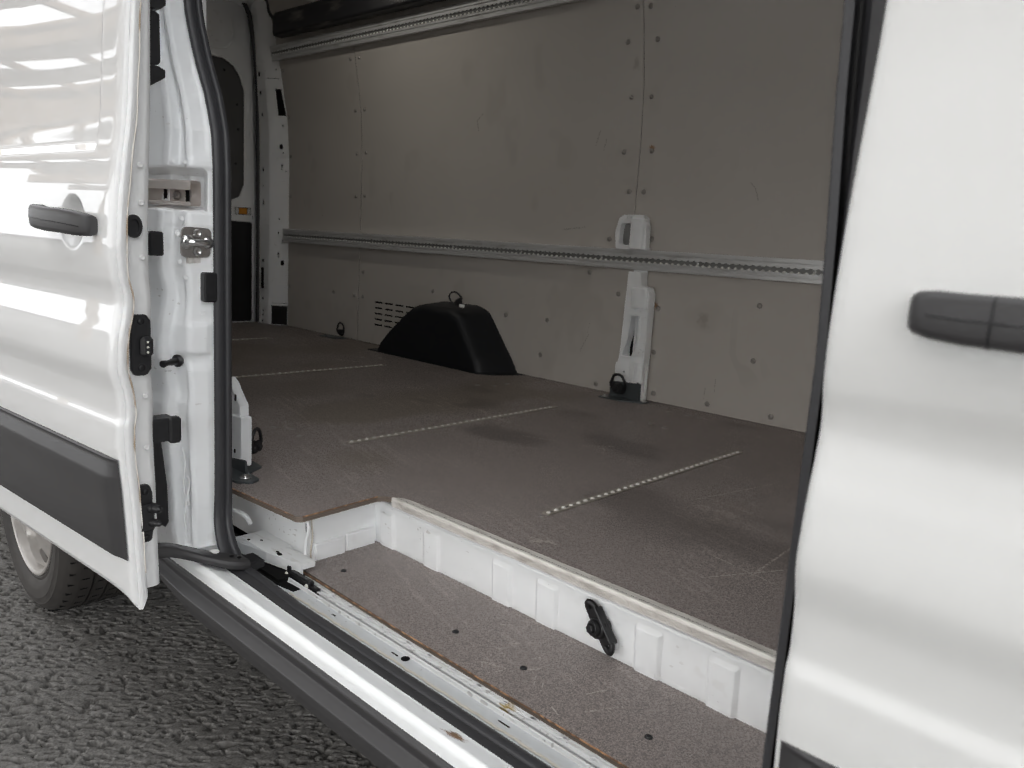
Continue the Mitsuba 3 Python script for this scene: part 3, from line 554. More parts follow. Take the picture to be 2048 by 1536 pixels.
# ================================================================== body post with lashing point, far wall
pu = Polygon([(-1.812, 1.235), (-1.820, 1.296), (-1.806, 1.352), (-1.785, 1.366), (-1.700, 1.367), (-1.684, 1.355), (-1.676, 1.325), (-1.673, 1.235)])
hole2 = rpoly([(-1.795, 1.334), (-1.743, 1.335), (-1.742, 1.251), (-1.798, 1.252)], .010)
dots = unary_union([Point(-1.767, 1.355).buffer(.0045), sbox(-1.751, 1.348, -1.747, 1.361)])
pst = part('wall_post', plate(rpoly(pu, .008).difference(hole2).difference(dots), 'xz', 2.555, .030, .002), 'inner_white', label='white body post standing through the wall lining')
add(pst + '__inner_sheet', gridmesh(np.array([[(x, 2.556 - .006 * math.sin((x + 1.8) * 55 + z * 40), z) for z in np.linspace(1.24, 1.365, 18)] for x in np.linspace(-1.81, -1.735, 14)])), 'rail_bed', True)  # grey colour stands in for the shade inside the hole
add(pst + '__ridge', gridmesh(np.array([[(-1.745 + a, 2.522 - b, z) for a, b in fillet([(0, 0), (.004, .008), (.030, .014), (.058, .009), (.070, -.02)], .006)] for z in np.linspace(1.238, 1.350, 8)])), 'inner_white', 40)
add(pst + '__strap', plate(Polygon([(-1.738, 1.09), (-1.740, 1.245), (-1.676, 1.245), (-1.678, 1.09)]), 'xz', 2.566, .008, .002), 'inner_white')
pl_ = Polygon([(-1.736, 1.150), (-1.676, 1.150), (-1.670, 1.098), (-1.641, 1.093), (-1.629, 1.068), (-1.627, .652), (-1.753, .652), (-1.752, .777), (-1.744, .830), (-1.741, .96), (-1.737, 1.097)])
hole = rpoly([(-1.706, .982), (-1.662, .986), (-1.657, .907), (-1.682, .820), (-1.734, .814), (-1.710, .899)], .007)
pdots = unary_union([Point(-1.685, 1.008).buffer(.006), Point(-1.712, .757).buffer(.0036)])
add(pst + '__lower_plate', plate(rpoly(pl_, .005).difference(hole).difference(pdots), 'xz', 2.560, .042, .002), 'inner_white')
add(pst + '__flank', gridmesh(np.array([[(-1.668 + a, 2.517 - b, z) for a, b in fillet([(0, .0005), (.003, .004), (.018, .006), (.036, .003), (.044, -.030)], .005)] for z in np.linspace(.654, .800, 6)])), 'inner_white', 40)
add(pst + '__upper_fold', gridmesh(np.array([[(-1.712 + a, 2.517 - b, z) for a, b in fillet([(0, .0005), (.006, .007), (.045, .009), (.072, .006), (.084, -.030)], .006)] for z in np.linspace(1.014, 1.088, 6)])), 'inner_white', 40)
hr = np.array(hole.exterior.coords)
add(pst + '__opening_rim', tube([(x, 2.517, z) for x, z in hr[:-1]], .0042, 8, True), 'inner_white', True)
add(pst + '__inner_web', [bx(-1.690, -1.655, 2.550, 2.5545, .80, 1.0), bx(-1.7235, -1.7205, 2.54, 2.559, .815, .88), bx(-1.6955, -1.6925, 2.538, 2.559, .815, .99)], 'inner_white')
add(pst + '__cavity', bx(-1.745, -1.686, 2.5560, 2.5575, .80, 1.0), 'dark_void')  # dark plate stands in for the shaded hollow of the post
add(pst + '__cover_plate', plate(Polygon([(-1.756, .700), (-1.756, .790), (-1.690, .794), (-1.690, .700)]), 'xz', 2.518, .003, .001), 'inner_white')
add(pst + '__hole', [on for on in [prism(Point(-1.712, .757).buffer(.0038), 'xz', 2.515, .0012), prism(Point(-1.640, .722).buffer(.004), 'xz', 2.512, .001)]], 'dark_void')

def lashing_ring(at, face, up, size=1.0, label=None, tilt=0.0):
    """black D ring on a bolted clamp: face = outward direction of the clamp, up = direction of the bow"""
    f = np.asarray(face, float); f /= np.linalg.norm(f); u = np.asarray(up, float); u -= f * (u @ f); u /= np.linalg.norm(u); s = np.cross(u, f); at = np.asarray(at, float)
    L = lambda a, b, c: at + size * (a * s + b * u + c * f)
    key = part('lashing_ring', lathe([(0, .012), (.016 * size, .012 * size), (.019 * size, .009 * size), (.020 * size, 0)], at, f, 20), 'black_plastic', 35, label)
    bow = [L(-.026, 0, .016), L(-.028, .020, .022), L(-.022, .044, .028 + tilt), L(0, .056, .032 + tilt), L(.022, .044, .028 + tilt), L(.028, .020, .022), L(.026, 0, .016)]
    add(key + '__bow', tube(spline(bow + [L(0, -.003, .015)], 48, True), .0048 * size, 10, True), 'black_plastic', True)
    Rm = np.eye(4); Rm[:3, 0], Rm[:3, 1], Rm[:3, 2], Rm[:3, 3] = s, u, f, at
    c = bx(-.022 * size, .022 * size, -.010 * size, .012 * size, .008 * size, .022 * size, .004 * size); c.apply_transform(Rm)
    add(key + '__clamp', c, 'black_plastic'); add(key + '__bolt', bolt(L(0, 0, .020), f, .008 * size, .006 * size), 'black_plastic', 20)
    return key
def foot_bracket(poly_floor, upright, bolts, label):
    k = part('foot_bracket', plate(poly_floor, 'xy', .6485, .0045, .001), 'grey_steel', label=label)
    add(k + '__upright', upright, 'grey_steel')
    for b in bolts: add(k + '__bolt', lathe([(0, .007), (.005, .0068), (.0085, .004), (.0095, .002), (.0125, .0016), (.013, 0)], b, (0, 0, 1), 20), 'bright_steel', 40)
foot_bracket(rpoly([(-1.785, 2.455), (-1.69, 2.452), (-1.60, 2.50), (-1.595, 2.540), (-1.785, 2.54)], .006), [plate(rpoly([(-1.768, .6495), (-1.768, .712), (-1.625, .722), (-1.623, .6495)], .003), 'xz', 2.512, .005, .001)], [(-1.762, 2.470, .653), (-1.612, 2.520, .653)], 'grey steel foot bracket of the far wall post')
lashing_ring((-1.722, 2.500, .690), (.15, -1, .05), (.45, -.1, .8), 1.15, 'black D ring on the foot of the far wall post', .012)
lashing_ring((-3.64, 2.515, .676), (.2, -1, .25), (.3, .1, 1), .95, 'black D ring on the floor near the rear of the wheel box', .004)
part('ring_base', [plate(rpoly([(-3.75, 2.44), (-3.60, 2.44), (-3.60, 2.52), (-3.75, 2.52)], .008), 'xy', .6485, .004), lathe(dome(.008, .006), (-3.735, 2.47, .6525), (0, 0, 1), 12)], 'grey_steel')

# near side post foot, just inside the doorway
np_ = [(-1.74, .652), (-1.74, .868), (-1.715, .856), (-1.684, .824), (-1.667, .808), (-1.666, .781), (-1.673, .770), (-1.673, .652)]
npk = part('near_post', [plate(rpoly(np_, .004), 'xz', .893, .022, .002), bx(-1.73, -1.652, .866, .894, .662, .782, .002)], 'inner_white', label='white stump of the near side post beside the seal')
add(npk + '__slot', bx(-1.692, -1.684, .8700, .8715, .816, .832), 'dark_void'); add(npk + '__slot', bx(-1.686, -1.678, .8650, .8665, .690, .700), 'dark_void')
foot_bracket(rpoly([(-1.70, .815), (-1.585, .818), (-1.560, .846), (-1.575, .872), (-1.63, .875), (-1.66, .925), (-1.72, .93)], .007), [plate(rpoly([(-1.72, .6495), (-1.72, .672), (-1.628, .684), (-1.624, .6495)], .003), 'xz', .868, .005, .001)], [(-1.602, .850, .653)], 'grey steel foot bracket of the near side post')
lashing_ring((-1.690, .915, .695), (.8, .5, .2), (.3, -.2, .9), .85, 'black D ring behind the near side post')

# lashing ring bolted to the riser, seen large
rx, ry, rz = -.7180, 1.0655, .5650
dirv = np.array([.60, 0, -.80]); nv = np.array([-.22, -.97, .10]); nv /= np.linalg.norm(nv); sv = np.cross(nv, dirv)
def R3(a, b, c): return np.array([rx, ry, rz]) + a * dirv + b * sv + c * nv
rk = part('lashing_ring', lathe([(.0, .0215), (.0165, .0215), (.0195, .019), (.0205, .013), (.0185, .009), (.017, .004), (.017, -.003)], R3(0, -.002, 0), nv, 28), 'black_plastic', 30, label='black oval ring bolted to the step riser')
add(rk + '__bow', tube(spline([R3(.047 * math.cos(t), .0135 * math.sin(t), .010 + .003 * math.cos(2 * t)) for t in np.linspace(0, 2 * np.pi, 16, endpoint=False)], 60, True), .0055, 12, True), 'black_plastic', True)
Rm = np.eye(4); Rm[:3, 0], Rm[:3, 1], Rm[:3, 2], Rm[:3, 3] = dirv, sv, nv, (rx, ry, rz)
c = bx(-.034, .034, -.006, .017, .013, .0175, .0015); c.apply_transform(Rm); c2 = bx(-.034, .034, .0145, .0185, .002, .0215, .0015); c2.apply_transform(Rm)
add(rk + '__clamp', [c, c2], 'black_plastic')
add(rk + '__bolt', [lathe([(0, .0285), (.0135, .0285), (.0145, .026), (.0145, .020)], R3(0, -.002, 0), nv, 26), lathe([(0, .0300), (.0110, .0300), (.0118, .0290), (.0118, .0284)], R3(0, -.002, 0), nv, 26), lathe([(0, .0365), (.0070, .0365), (.0085, .0355), (.0085, .029)], R3(0, -.002, 0), nv, 6)], 'black_plastic', 20)

# ================================================================== wheel box
def rbox(sec, lvl): pass
def wheel_box():
    front = fillet([(-3.168, .648), (-3.140, .70), (-3.06, .775), (-2.955, .858), (-2.895, .900), (-2.83, .916), (-2.62, .916), (-2.560, .893), (-2.43, .71), (-2.405, .648)], .022, 7)
    back = fillet([(-3.172, .648), (-3.145, .71), (-3.06, .79), (-2.955, .875), (-2.895, .918), (-2.83, .936), (-2.58, .938), (-2.505, .915), (-2.335, .70), (-2.30, .648)], .022, 7)
    rows = []
    t = np.gradient(front, axis=0); t /= np.linalg.norm(t, axis=1, keepdims=True); n = np.stack([t[:, 1], -t[:, 0]], 1)
    for y, d in ((2.60, 0), (2.52, 0), (2.45, 0), (2.43, .001), (2.412, .005), (2.400, .011), (2.393, .019), (2.388, .030)):
        k = np.clip((2.58 - y) / (2.58 - 2.39), 0, 1) ** .8
        p = (front * k + back * (1 - k)) + n * d; p[:, 1] = np.maximum(p[:, 1], .6485)
        rows.append(np.stack([p[:, 0], np.full(len(p), y), p[:, 1]], 1))
    cen = [[(-2.78 + (q[0] + 2.78) * f, 2.388 - g, .648 + (q[2] - .648) * f) for q in rows[-1]] for f, g in ((.8, .0015), (.4, .003), (.02, .004))]
    return gridmesh(np.concatenate([np.array(rows), np.array(cen)]))
wb = part('wheel_box', wheel_box(), 'arch_plastic', 50, label='black moulded wheel box on the floor by the far wall')
add(wb + '__foot_flange', [plate(rpoly([(-3.21, 2.372), (-2.40, 2.372), (-2.335, 2.42), (-2.27, 2.57), (-3.21, 2.545)], .01), 'xy', .6485, .003)], 'arch_plastic')
lashing_ring((-2.585, 2.42, .950), (.35, -.75, .2), (-.75, -.1, .75), .85, 'black D ring on top of the wheel box', .004)
add(wb + '__tape', bx(-2.570, -2.545, 2.405, 2.42, .928, .943, .003), 'sticker_white')

# ================================================================== rear corner pillar and rear door
rp = fillet([(-4.205, 2.522), (-4.222, 2.512), (-4.292, 2.452), (-4.310, 2.440), (-4.395, 2.428), (-4.42, 2.428)], .008, 5)
zz = np.linspace(.652, 2.52, 80)
PP = np.array([[(x, y + lean(z) * np.interp(x, [-4.4, -4.2], [.35, 1.0]), z) for z in zz] for x, y in rp])
dp = part('rear_corner_pillar', gridmesh(PP), 'inner_white', 40, label='white rear corner pillar with punched holes')
nf = np.array([.62, -.78, 0])          # face towards the viewer
def on_pil(t, z, off=.0012):  # t: 0 at the wall edge, 1 at the corner
    return np.array([-4.222 - .070 * t, 2.512 - .060 * t + lean(z) * .85, z]) + nf * off
def pil_hole(t, z, a, b, m='dark_void'):
    g = affinity.scale(Point(0, 0).buffer(1, 8), a, b); ms = trimesh.creation.extrude_polygon(g, .0012, engine='earcut')
    M = np.eye(4); M[:3, 0] = (.759, .65, 0); M[:3, 1] = (0, 0, 1); M[:3, 2] = nf; M[:3, 3] = on_pil(t, z, -.0002); ms.apply_transform(M); return ms
for t, z, a, b in ((.25, 1.83, .005, .007), (.42, 1.71, .011, .016), (.30, 1.675, .004, .005), (.40, 1.60, .005, .012), (.42, 1.58, .003, .004), (.12, 1.57, .004, .004), (.55, 1.29, .004, .005), (.6, 1.212, .0035, .004), (.6, 1.204, .0035, .004), (.35, 1.165, .0035, .004), (.35, 1.157, .0035, .004), (.6, 1.085, .006, .007), (.58, 1.065, .005, .005), (.32, 1.03, .011, .017), (.3, 2.135, .004, .005)):
    add(dp + '__hole', pil_hole(t, z, a, b), 'dark_void')
def pil_plate(t0, t1, z0, z1, r, off=.0016):
    p = np.array([on_pil(t, z, off) for t, z in ((t0, z0), (t1, z0), (t1, z1), (t0, z1))])
    v = np.vstack([p, p - nf * .0012]); return trimesh.convex.convex_hull(v)
add(dp + '__opening', pil_plate(-.02, .50, 2.03, 1.885, 0), 'dark_void')
add(dp + '__foot_cap', pil_plate(-.05, 1.0, .655, .768, 0, .006), 'black_plastic')
for q_ in ((.783, .786), (2.085, 2.087)): add(dp + '__sheet_joint', pil_plate(-.05, 1.0, q_[0], q_[1], 0), 'grey_paint_dark')
for y_, z0, z1, w in ((2.433, .66, .675, .004), (2.435, .70, .712, .005), (2.437, .725, .737, .006), (2.434, .80, .812, .005), (2.431, .868, .995, .012), (2.434, 1.03, 1.045, .008), (2.436, 1.37, 1.40, .003), (2.434, 1.48, 1.485, .005), (2.434, 1.565, 1.585, .004), (2.437, 1.88, 1.90, .004), (2.434, 2.0, 2.02, .004), (2.434, 2.10, 2.125, .006)):
    add(dp + '__slot', bx(-4.362 - w, -4.362 + w, y_ - .004 + lean(z1) * .5 - .003, y_ - .002 + lean(z1) * .5, z0, z1), 'dark_void')
add(dp + '__filler_plate', pil_plate(-.25, .1, 2.26, 2.40, 0, .004), 'inner_white')

rd = part('rear_door', None or [], 'inner_white') if False else None
XR = -4.470
win = rpoly([(1.72, 1.375), (2.285, 1.380), (2.335, 1.403), (2.368, 1.480), (2.368, 2.02), (2.340, 2.10), (2.300, 2.155), (2.235, 2.185), (1.72, 2.19)], .03)
low = rpoly([(1.72, .655), (2.412, .655), (2.412, 1.262), (1.72, 1.268)], .012)
dw = Polygon([(1.68, .64), (2.425, .64), (2.432, 1.35), (2.425, 1.70), (2.410, 2.17), (2.395, 2.36), (2.36, 2.50), (1.68, 2.50)])
rdk = part('rear_door', plate(dw.difference(win), 'yz', XR - .012, .012, .001) if False else prism(dw.difference(win), 'yz', XR - .014, .014), 'inner_white', label='inside of the left rear door, white with a grey panel')
add(rdk + '__upper_lining', prism(win.buffer(.012), 'yz', XR - .024, .003), 'grey_paint_dark')
add(rdk + '__lower_lining', plate(low, 'yz', XR, .006), 'black_plastic')
rimw = np.array(win.exterior.coords)[:-1]
add(rdk + '__window_rim', tube([(XR - .002, y, z) for y, z in rimw], .006, 6, True), 'inner_white', True)
add(rdk + '__pressed_bead', [tube(spline([(XR + .001, 1.95, 2.245), (XR + .001, 2.16, 2.228), (XR + .001, 2.25, 2.238), (XR + .001, 2.285, 2.275), (XR + .001, 2.295, 2.34), (XR + .001, 2.29, 2.42)], 30), .005, 6)], 'inner_white', True)
for z_ in (2.00, 1.915, 1.78, 1.60, 1.50): add(rdk + '__clip', bx(XR - .002, XR + .006, 2.386, 2.400, z_ - .022, z_ + .022, .003), 'inner_white')
for y_, z_ in ((2.33, 1.94), (2.335, 1.80), (2.32, 1.60), (2.25, 2.12)): add(rdk + '__lining_clip', lathe(dome(.007, .004), (XR - .021, y_, z_), (1, 0, 0), 10), 'black_plastic', True)
sk = add(rdk + '__notice_sticker', prism(rpoly([(2.303, 1.302), (2.408, 1.304), (2.408, 1.348), (2.303, 1.346)], .004), 'yz', XR + .0005, .0008), 'black_plastic')
add(rdk + '__sticker_field', prism(sbox(2.330, 1.307, 2.381, 1.343), 'yz', XR + .0013, .0005), 'sticker_orange')
for q_ in (2.307, 2.385): add(rdk + '__sticker_field', prism(sbox(q_, 1.307, q_ + .019, 1.343), 'yz', XR + .0013, .0005), 'sticker_white')
add(rdk + '__sticker_symbol', [prism(Point(2.395, 1.314).buffer(.004), 'yz', XR + .0018, .0004), prism(Point(2.316, 1.314).buffer(.003), 'yz', XR + .0018, .0004)] + [bx(XR + .0018, XR + .0022, y_, y_ + .007, z_, z_ + .003) for y_ in (2.312, 2.391) for z_ in (1.323, 1.330, 1.336)], 'black_plastic')
for y_, z_ in ((2.375, 1.28), (2.375, .70)): add(rdk + '__vent_print', bx(XR + .0002, XR + .001, y_ + .042, y_ + .046, z_, z_ + .02), 'grey_paint_dark')
part('rear_door_seal', tube(spline([(-4.415, 2.425, .655), (-4.415, 2.428, 1.2), (-4.415, 2.424, 1.69), (-4.415, 2.408, 2.17), (-4.415, 2.385, 2.34), (-4.415, 2.355, 2.46), (-4.415, 2.31, 2.52)], 40), .013, 8), 'rubber', True, label='black rubber seal of the rear doorway')

# ================================================================== open sliding door
th = .085; ct_, st_ = 1 / math.hypot(1, th), th / math.hypot(1, th); DO = np.array([-1.375, .484])
def door(u, n, z):
    """u: metres back from the leading edge, n: depth from the outermost skin line inward"""
    u, n, z = np.broadcast_arrays(np.asarray(u, float), np.asarray(n, float), np.asarray(z, float))
    return np.stack([DO[0] - u * ct_ - n * st_, DO[1] - u * st_ + n * ct_, z], -1)
BZ = .535
us = np.concatenate([[0, .0015, .004, .0075], np.arange(.012, .72, .006), np.arange(.72, 1.30, .02)])
zs = np.concatenate([np.arange(BZ, 1.62, .004), np.arange(1.62, 2.26, .02)])
UU, ZZ = np.meshgrid(us, zs, indexing='ij')
NN = side(ZZ) + .0
NN = NN + .010 * np.exp(-UU / .0035)                                        # rolled leading edge
ins = ss(.074, .092, UU) * ss(1.335, 1.352, ZZ); NN = NN + .013 * ins       # sunken upper field
rc_ = np.sqrt((UU - .146) ** 2 + (ZZ - 1.214) ** 2)
NN = NN + .026 * np.sqrt(np.clip(1 - (rc_ / .046) ** 2, 0, 1)) * ss(.046, .040, rc_ * 1.0 + 0) if False else NN + .034 * (1 - ss(.026, .0475, rc_))
NN = NN + .006 * (1 - ss(BZ, BZ + .012, ZZ)) + .0016 * (meshkit.fbm(np.stack([UU * 2.2, ZZ * 2.5, UU * 0], -1), 2, 12) - .5)
def tip(u, z): return -.020 * np.exp(-np.maximum(u, 0) / .035) * (1 - ss(BZ, BZ + .06, z))
sd = part('sliding_door', gridmesh(door(UU, NN, ZZ + tip(UU, ZZ))), 'white_paint', True, label='white sliding side door, slid open to the rear')
# leading edge: hem, return and inner frame; follows the skin
ep = fillet([(0.0015, .0095), (-.004, .016), (-.003, .0265), (.006, .030), (.012, .034), (.011, .060), (.016, .070), (.045, .080)], .004, 5)
NE = np.array([[door(u, n + side(z) * np.interp(n, [.0, .03, .05, .07], [1, .95, .55, .35]) + np.interp(n, [.03, .07], [0, .006]), z + tip(0, z) * np.interp(n, [.016, .030], [1, -.6])) for z in zs] for u, n in ep])
hem = add(sd + '__edge_return', gridmesh(NE), 'white_paint', 50)
# pointed lower corner of the hem and bottom return
add(sd + '__hem_sealer', tube(np.array([door(-.0030, .0272 + side(z) * .95 + .0006 * math.sin(z * 60), z) for z in np.arange(.585, 1.64, .012)]), .0013, 6), 'hem_dirt', True)
add(sd + '__bottom_return', [gridmesh(np.array([[door(u, n + side(BZ) + .006, z) for n, z in ((0, BZ), (.012, BZ - .002), (.040, BZ + .006), (.05, BZ + .03))] for u in np.linspace(.035, 1.29, 12)]))], 'white_paint', True)
add(sd + '__inner_panel', gridmesh(np.array([[door(u, .080 + .3 * side(z), z) for z in np.linspace(BZ + .02, 2.24, 20)] for u in np.linspace(.045, 1.29, 12)])), 'inner_white', True)
# black moulding along the bottom
mu = np.concatenate([[.006, .010, .020, .032, .045], np.linspace(.07, 1.295, 20)])
mz = fillet([(.613, -.001), (.616, -.010), (.640, -.0135), (.757, -.0150), (.770, -.0140), (.796, -.004), (.800, -.0035), (.8015, -.0055), (.8045, -.0055), (.8065, .000)], .0035, 4)
MP = np.array([[door(u, n * ss(.002, .046, u) + side(z) - .001, np.interp(z, [.613, .806], [.613 , .806]) + (.02 * (1 - ss(.006, .04, u)) * ss(.70, .62, z) * 0)) for z, n in mz] for u in mu])
add(sd + '__side_moulding', gridmesh(MP), 'cladding', 40, label='broad dark grey plastic moulding on the sliding door')
# handle
hz = 1.2155
def handle_loft(stations, nn=14):
    rows = []
    for u, n, z, a, b in stations:   # centre depth n, half thickness a (depth), half height b
        tt_ = np.linspace(0, 2 * np.pi, nn, endpoint=False); ce, se = np.cos(tt_), np.sin(tt_)
        e_ = .55
        rows.append([door(u, n + a * np.sign(c_) * abs(c_) ** e_, z + b * np.sign(s_) * abs(s_) ** e_) for c_, s_ in zip(ce, se)])
    R_ = np.array(rows); R_ = np.concatenate([R_[:1].mean(1, keepdims=True).repeat(nn, 1), R_, R_[-1:].mean(1, keepdims=True).repeat(nn, 1)]); R_ = np.concatenate([R_, R_[:, :1]], 1)
    return gridmesh(R_)
hd = add(sd + '__door_handle', handle_loft([(.045, -.004, hz - .006, .010, .016), (.050, -.010, hz - .006, .013, .0185), (.065, -.020, hz - .004, .011, .0205), (.10, -.028, hz - .001, .0095, .021), (.15, -.031, hz, .0095, .021), (.20, -.028, hz + .003, .011, .021), (.225, -.020, hz + .004, .014, .021), (.238, -.009, hz + .005, .013, .020), (.243, -.002, hz + .005, .009, .017)]), 'cladding', 60, label='dark grey pull handle of the sliding door')
scene[f'{sd}__handle_seam'] = mikit.ply(tube(np.array([door(u, n - .0002, z) for u, n, z in ((.05, -.0232, hz - .009), (.065, -.0312, hz - .007), (.10, -.0378, hz - .004), (.15, -.0407, hz - .002), (.20, -.0392, hz + .001), (.225, -.034, hz + .003), (.236, -.0222, hz + .004))]), .0009, 6), 'black_plastic')
# fittings on the leading edge
EX = DO[0] - .012 + .0008
plug = affinity.scale(Point(.5315, 1.2125).buffer(1, 16), .0135, .0195)
pk = add(sd + '__rubber_plug', [prism(plug.difference(affinity.scale(Point(.5315, 1.2125).buffer(1, 16), .0085, .0125)), 'yz', EX - .004, .0075), prism(plug, 'yz', EX - .006, .004)], 'black_plastic')
cp = rpoly([(.5265, .9535), (.5475, .9535), (.5555, .965), (.5555, 1.050), (.5475, 1.0615), (.5265, 1.0615), (.5205, 1.050), (.5205, .965)], .006)
add(sd + '__contact_plate', plate(cp, 'yz', EX - .004, .0075, .0015), 'black_plastic', label='black contact plate on the sliding door edge')
add(sd + '__contact_block', [bx(EX + .0035, EX + .0165, .534, .556, .987, 1.0245, .006)], 'black_plastic')
for z_ in (.9965, 1.0055, 1.0145): add(sd + '__contact_pin', bx(EX + .0160, EX + .0180, .5425, .5460, z_ - .0018, z_ + .0018, .0005), 'pin_cream')
for z_ in (.9675, 1.050): add(sd + '__plate_screw', lathe([(0, .001), (.0025, .001), (.003, .0035), (.005, .003), (.0062, 0)], (EX + .0035, .538, z_), (1, 0, 0), 14), 'black_plastic', 30)
lp = rpoly([(.5245, .642), (.5485, .642), (.5515, .66), (.5515, .735), (.5460, .7515), (.5300, .7515), (.5245, .742)], .007)
add(sd + '__latch_plate', [plate(lp, 'yz', EX - .004, .0095, .0015), bx(EX + .005, EX + .012, .528, .5525, .664, .716, .003)], 'black_plastic', label='black plate with two locating pegs low on the door edge')
for z_, r_, l_ in ((.708, .008, .022), (.680, .0062, .022)):
    add(sd + '__locating_peg', lathe([(r_ * 1.25, 0), (r_ * 1.25, l_ * .35), (r_, l_ * .4), (r_ * .85, l_ * .85), (r_ * .4, l_), (0, l_)], (EX + .009, .547, z_), (.9, .40, 0), 14), 'black_plastic', 30)
for z_ in (.651, .739): add(sd + '__plate_screw', lathe([(0, .001), (.0025, .001), (.003, .0035), (.005, .003), (.0062, 0)], (EX + .0055, .539, z_), (1, 0, 0), 14), 'black_plastic', 30)
for z_ in (1.252, 1.315, 1.16, .915, .82): add(sd + '__spot_weld', lathe([(0, .0003), (.002, .0005), (.0035, .0013), (.005, -.0005)], (EX, .545, z_), (1, 0, 0), 12), 'white_paint', 40)
add(sd + '__stop_bracket', [bx(-1.440, -1.398, .552, .606, .822, .866, .004), bx(-1.412, -1.392, .590, .612, .818, .868, .004)], 'black_plastic', label='black stop bracket behind the door edge')
add(sd + '__hinge_cover', [prism(rpoly([(.560, 1.4925), (.600, 1.4925), (.604, 1.498), (.604, 1.576), (.598, 1.580), (.560, 1.580)], .003), 'yz', -1.47, .03), prism(rpoly([(.560, 1.447), (.586, 1.456), (.6085, 1.472), (.6095, 1.484), (.598, 1.489), (.560, 1.489)], .004), 'yz', -1.46, .028), prism(rpoly([(.560, 1.583), (.602, 1.583), (.612, 1.592), (.612, 1.604), (.600, 1.64), (.560, 1.64)], .004), 'yz', -1.46, .028)], 'black_plastic')
# lower guide arm
sec = [(-1.418, .552, .604, .013, .014), (-1.426, .585, .600, .016, .0125), (-1.432, .625, .584, .024, .0115), (-1.424, .665, .566, .032, .0105), (-1.408, .700, .5535, .032, .0115), (-1.398, .725, .5475, .028, .0115), (-1.394, .740, .544, .022, .011)]
rows = []
for x_, y_, z_, a_, b_ in spline(sec, 22):
    tt_ = np.linspace(0, 2 * np.pi, 20, endpoint=False)
    rows.append([(x_ + a_ * np.sign(np.cos(t)) * abs(np.cos(t)) ** .45, y_ - .35 * a_ * np.sign(np.cos(t)) * abs(np.cos(t)) ** .45 * 0 , z_ + b_ * np.sign(np.sin(t)) * abs(np.sin(t)) ** .5) for t in tt_])
rows = np.array(rows); rows = np.concatenate([rows[:1].mean(1, keepdims=True).repeat(20, 1), rows, rows[-1:].mean(1, keepdims=True).repeat(20, 1)]); rows = np.concatenate([rows, rows[:, :1]], 1)
ga = add(sd + '__guide_arm', gridmesh(rows), 'cladding', 50, label='black lower guide arm from the sliding door to the sill')
add(sd + '__arm_sticker', prism(Point(-1.428, .690).buffer(.0105), 'xy', .5685, .0010), 'sticker_white')
add(sd + '__arm_roller', [bx(-1.425, -1.375, .738, .775, .528, .548, .004), lathe([(0, .014), (.010, .014), (.011, .012), (.011, 0)], (-1.405, .765, .532), (0, 0, 1), 16)], 'black_plastic')
for x_, y_ in ((-1.448, .676), (-1.398, .712), (-1.385, .722)): add(sd + '__arm_hole', prism(Point(x_, y_).buffer(.004), 'xy', .5665 - (y_ - .676) * .1, .0012), 'dark_void')

# ================================================================== front door and front pillar
xs_ = np.concatenate([[-.2360, -.2350, -.2325, -.2285, -.223], np.arange(-.216, .16, .006), np.arange(.16, .95, .04)])
zs_ = np.arange(.40, 1.70, .004)
XX, ZF = np.meshgrid(xs_, zs_, indexing='ij')
YF = YS + side(ZF) + .009 * np.exp(-(XX + .236) / .0035)
rf = np.sqrt((XX - .010) ** 2 + (ZF - 1.190) ** 2); YF = YF + .024 * (1 - ss(.026, .060, rf))
fd = part('front_door', gridmesh(np.stack([XX, YF, ZF], -1)), 'door_paint_dusty', True, label='white closed front door at the right edge')
add(fd + '__edge_return', gridmesh(np.array([[(x, y + side(z), z) for z in zs_] for x, y in fillet([(-.2360, YS + .009), (-.2355, YS + .016), (-.228, YS + .026), (-.215, YS + .06)], .003)])), 'door_paint_dusty', 50)
zm = fillet([(.44, .01), (.46, -.012), (.70, -.016), (.757, -.0160), (.772, -.015), (.792, -.004), (.7955, -.0035), (.797, -.0055), (.8000, -.0055), (.8020, .001)], .0035, 4)
xm = np.concatenate([[-.228, -.222, -.21, -.196, -.186], np.linspace(-.15, .9, 14)])
add(fd + '__side_moulding', gridmesh(np.array([[(x - .012 * 0, YS + side(z) - .001 + n * ss(-.230, -.185, x), z) for z, n in zm] for x in xm])), 'cladding', 40, label='dark grey plastic moulding on the front door')
def fh(u, n, z): return np.stack(np.broadcast_arrays(u, YS + .010 + n, z), -1)
_door = door
door = lambda u, n, z: np.stack(np.broadcast_arrays(np.asarray(-u, float), np.asarray(YS + n, float), np.asarray(z, float)), -1)
FZ = 1.1905
add(fd + '__door_handle', handle_loft([(.172, .004, FZ + .0005, .008, .008), (.170, -.006, FZ + .0005, .012, .0125), (.164, -.014, FZ + .0005, .014, .0155), (.152, -.021, FZ, .013, .0172), (.130, -.027, FZ - .001, .0115, .0178), (.05, -.031, FZ - .0015, .0105, .0185), (-.02, -.029, FZ - .002, .012, .019), (-.055, -.018, FZ - .002, .014, .019), (-.07, -.002, FZ - .002, .01, .016)], 20), 'cladding', 60, label='dark grey handle of the front door')
add(fd + '__handle_seam', [tube(np.array([door(.1665, -.0215, FZ + .0), door(.152, -.0341, FZ), door(.130, -.0387, FZ - .001), door(.05, -.0417, FZ - .0015)]), .0008, 6),
    tube(np.array([door(.1135, -.0300 - .0098 * math.cos(a) ** .6 * 1.0 if math.cos(a) > 0 else -.03, FZ - .001 + .0180 * math.sin(a)) for a in np.linspace(-1.35, 1.35, 14)]), .0009, 6)], 'black_plastic')
door = _door
part('front_door_glass', bx(-.15, .85, .690, .695, 1.70, 2.15), 'dark_void')
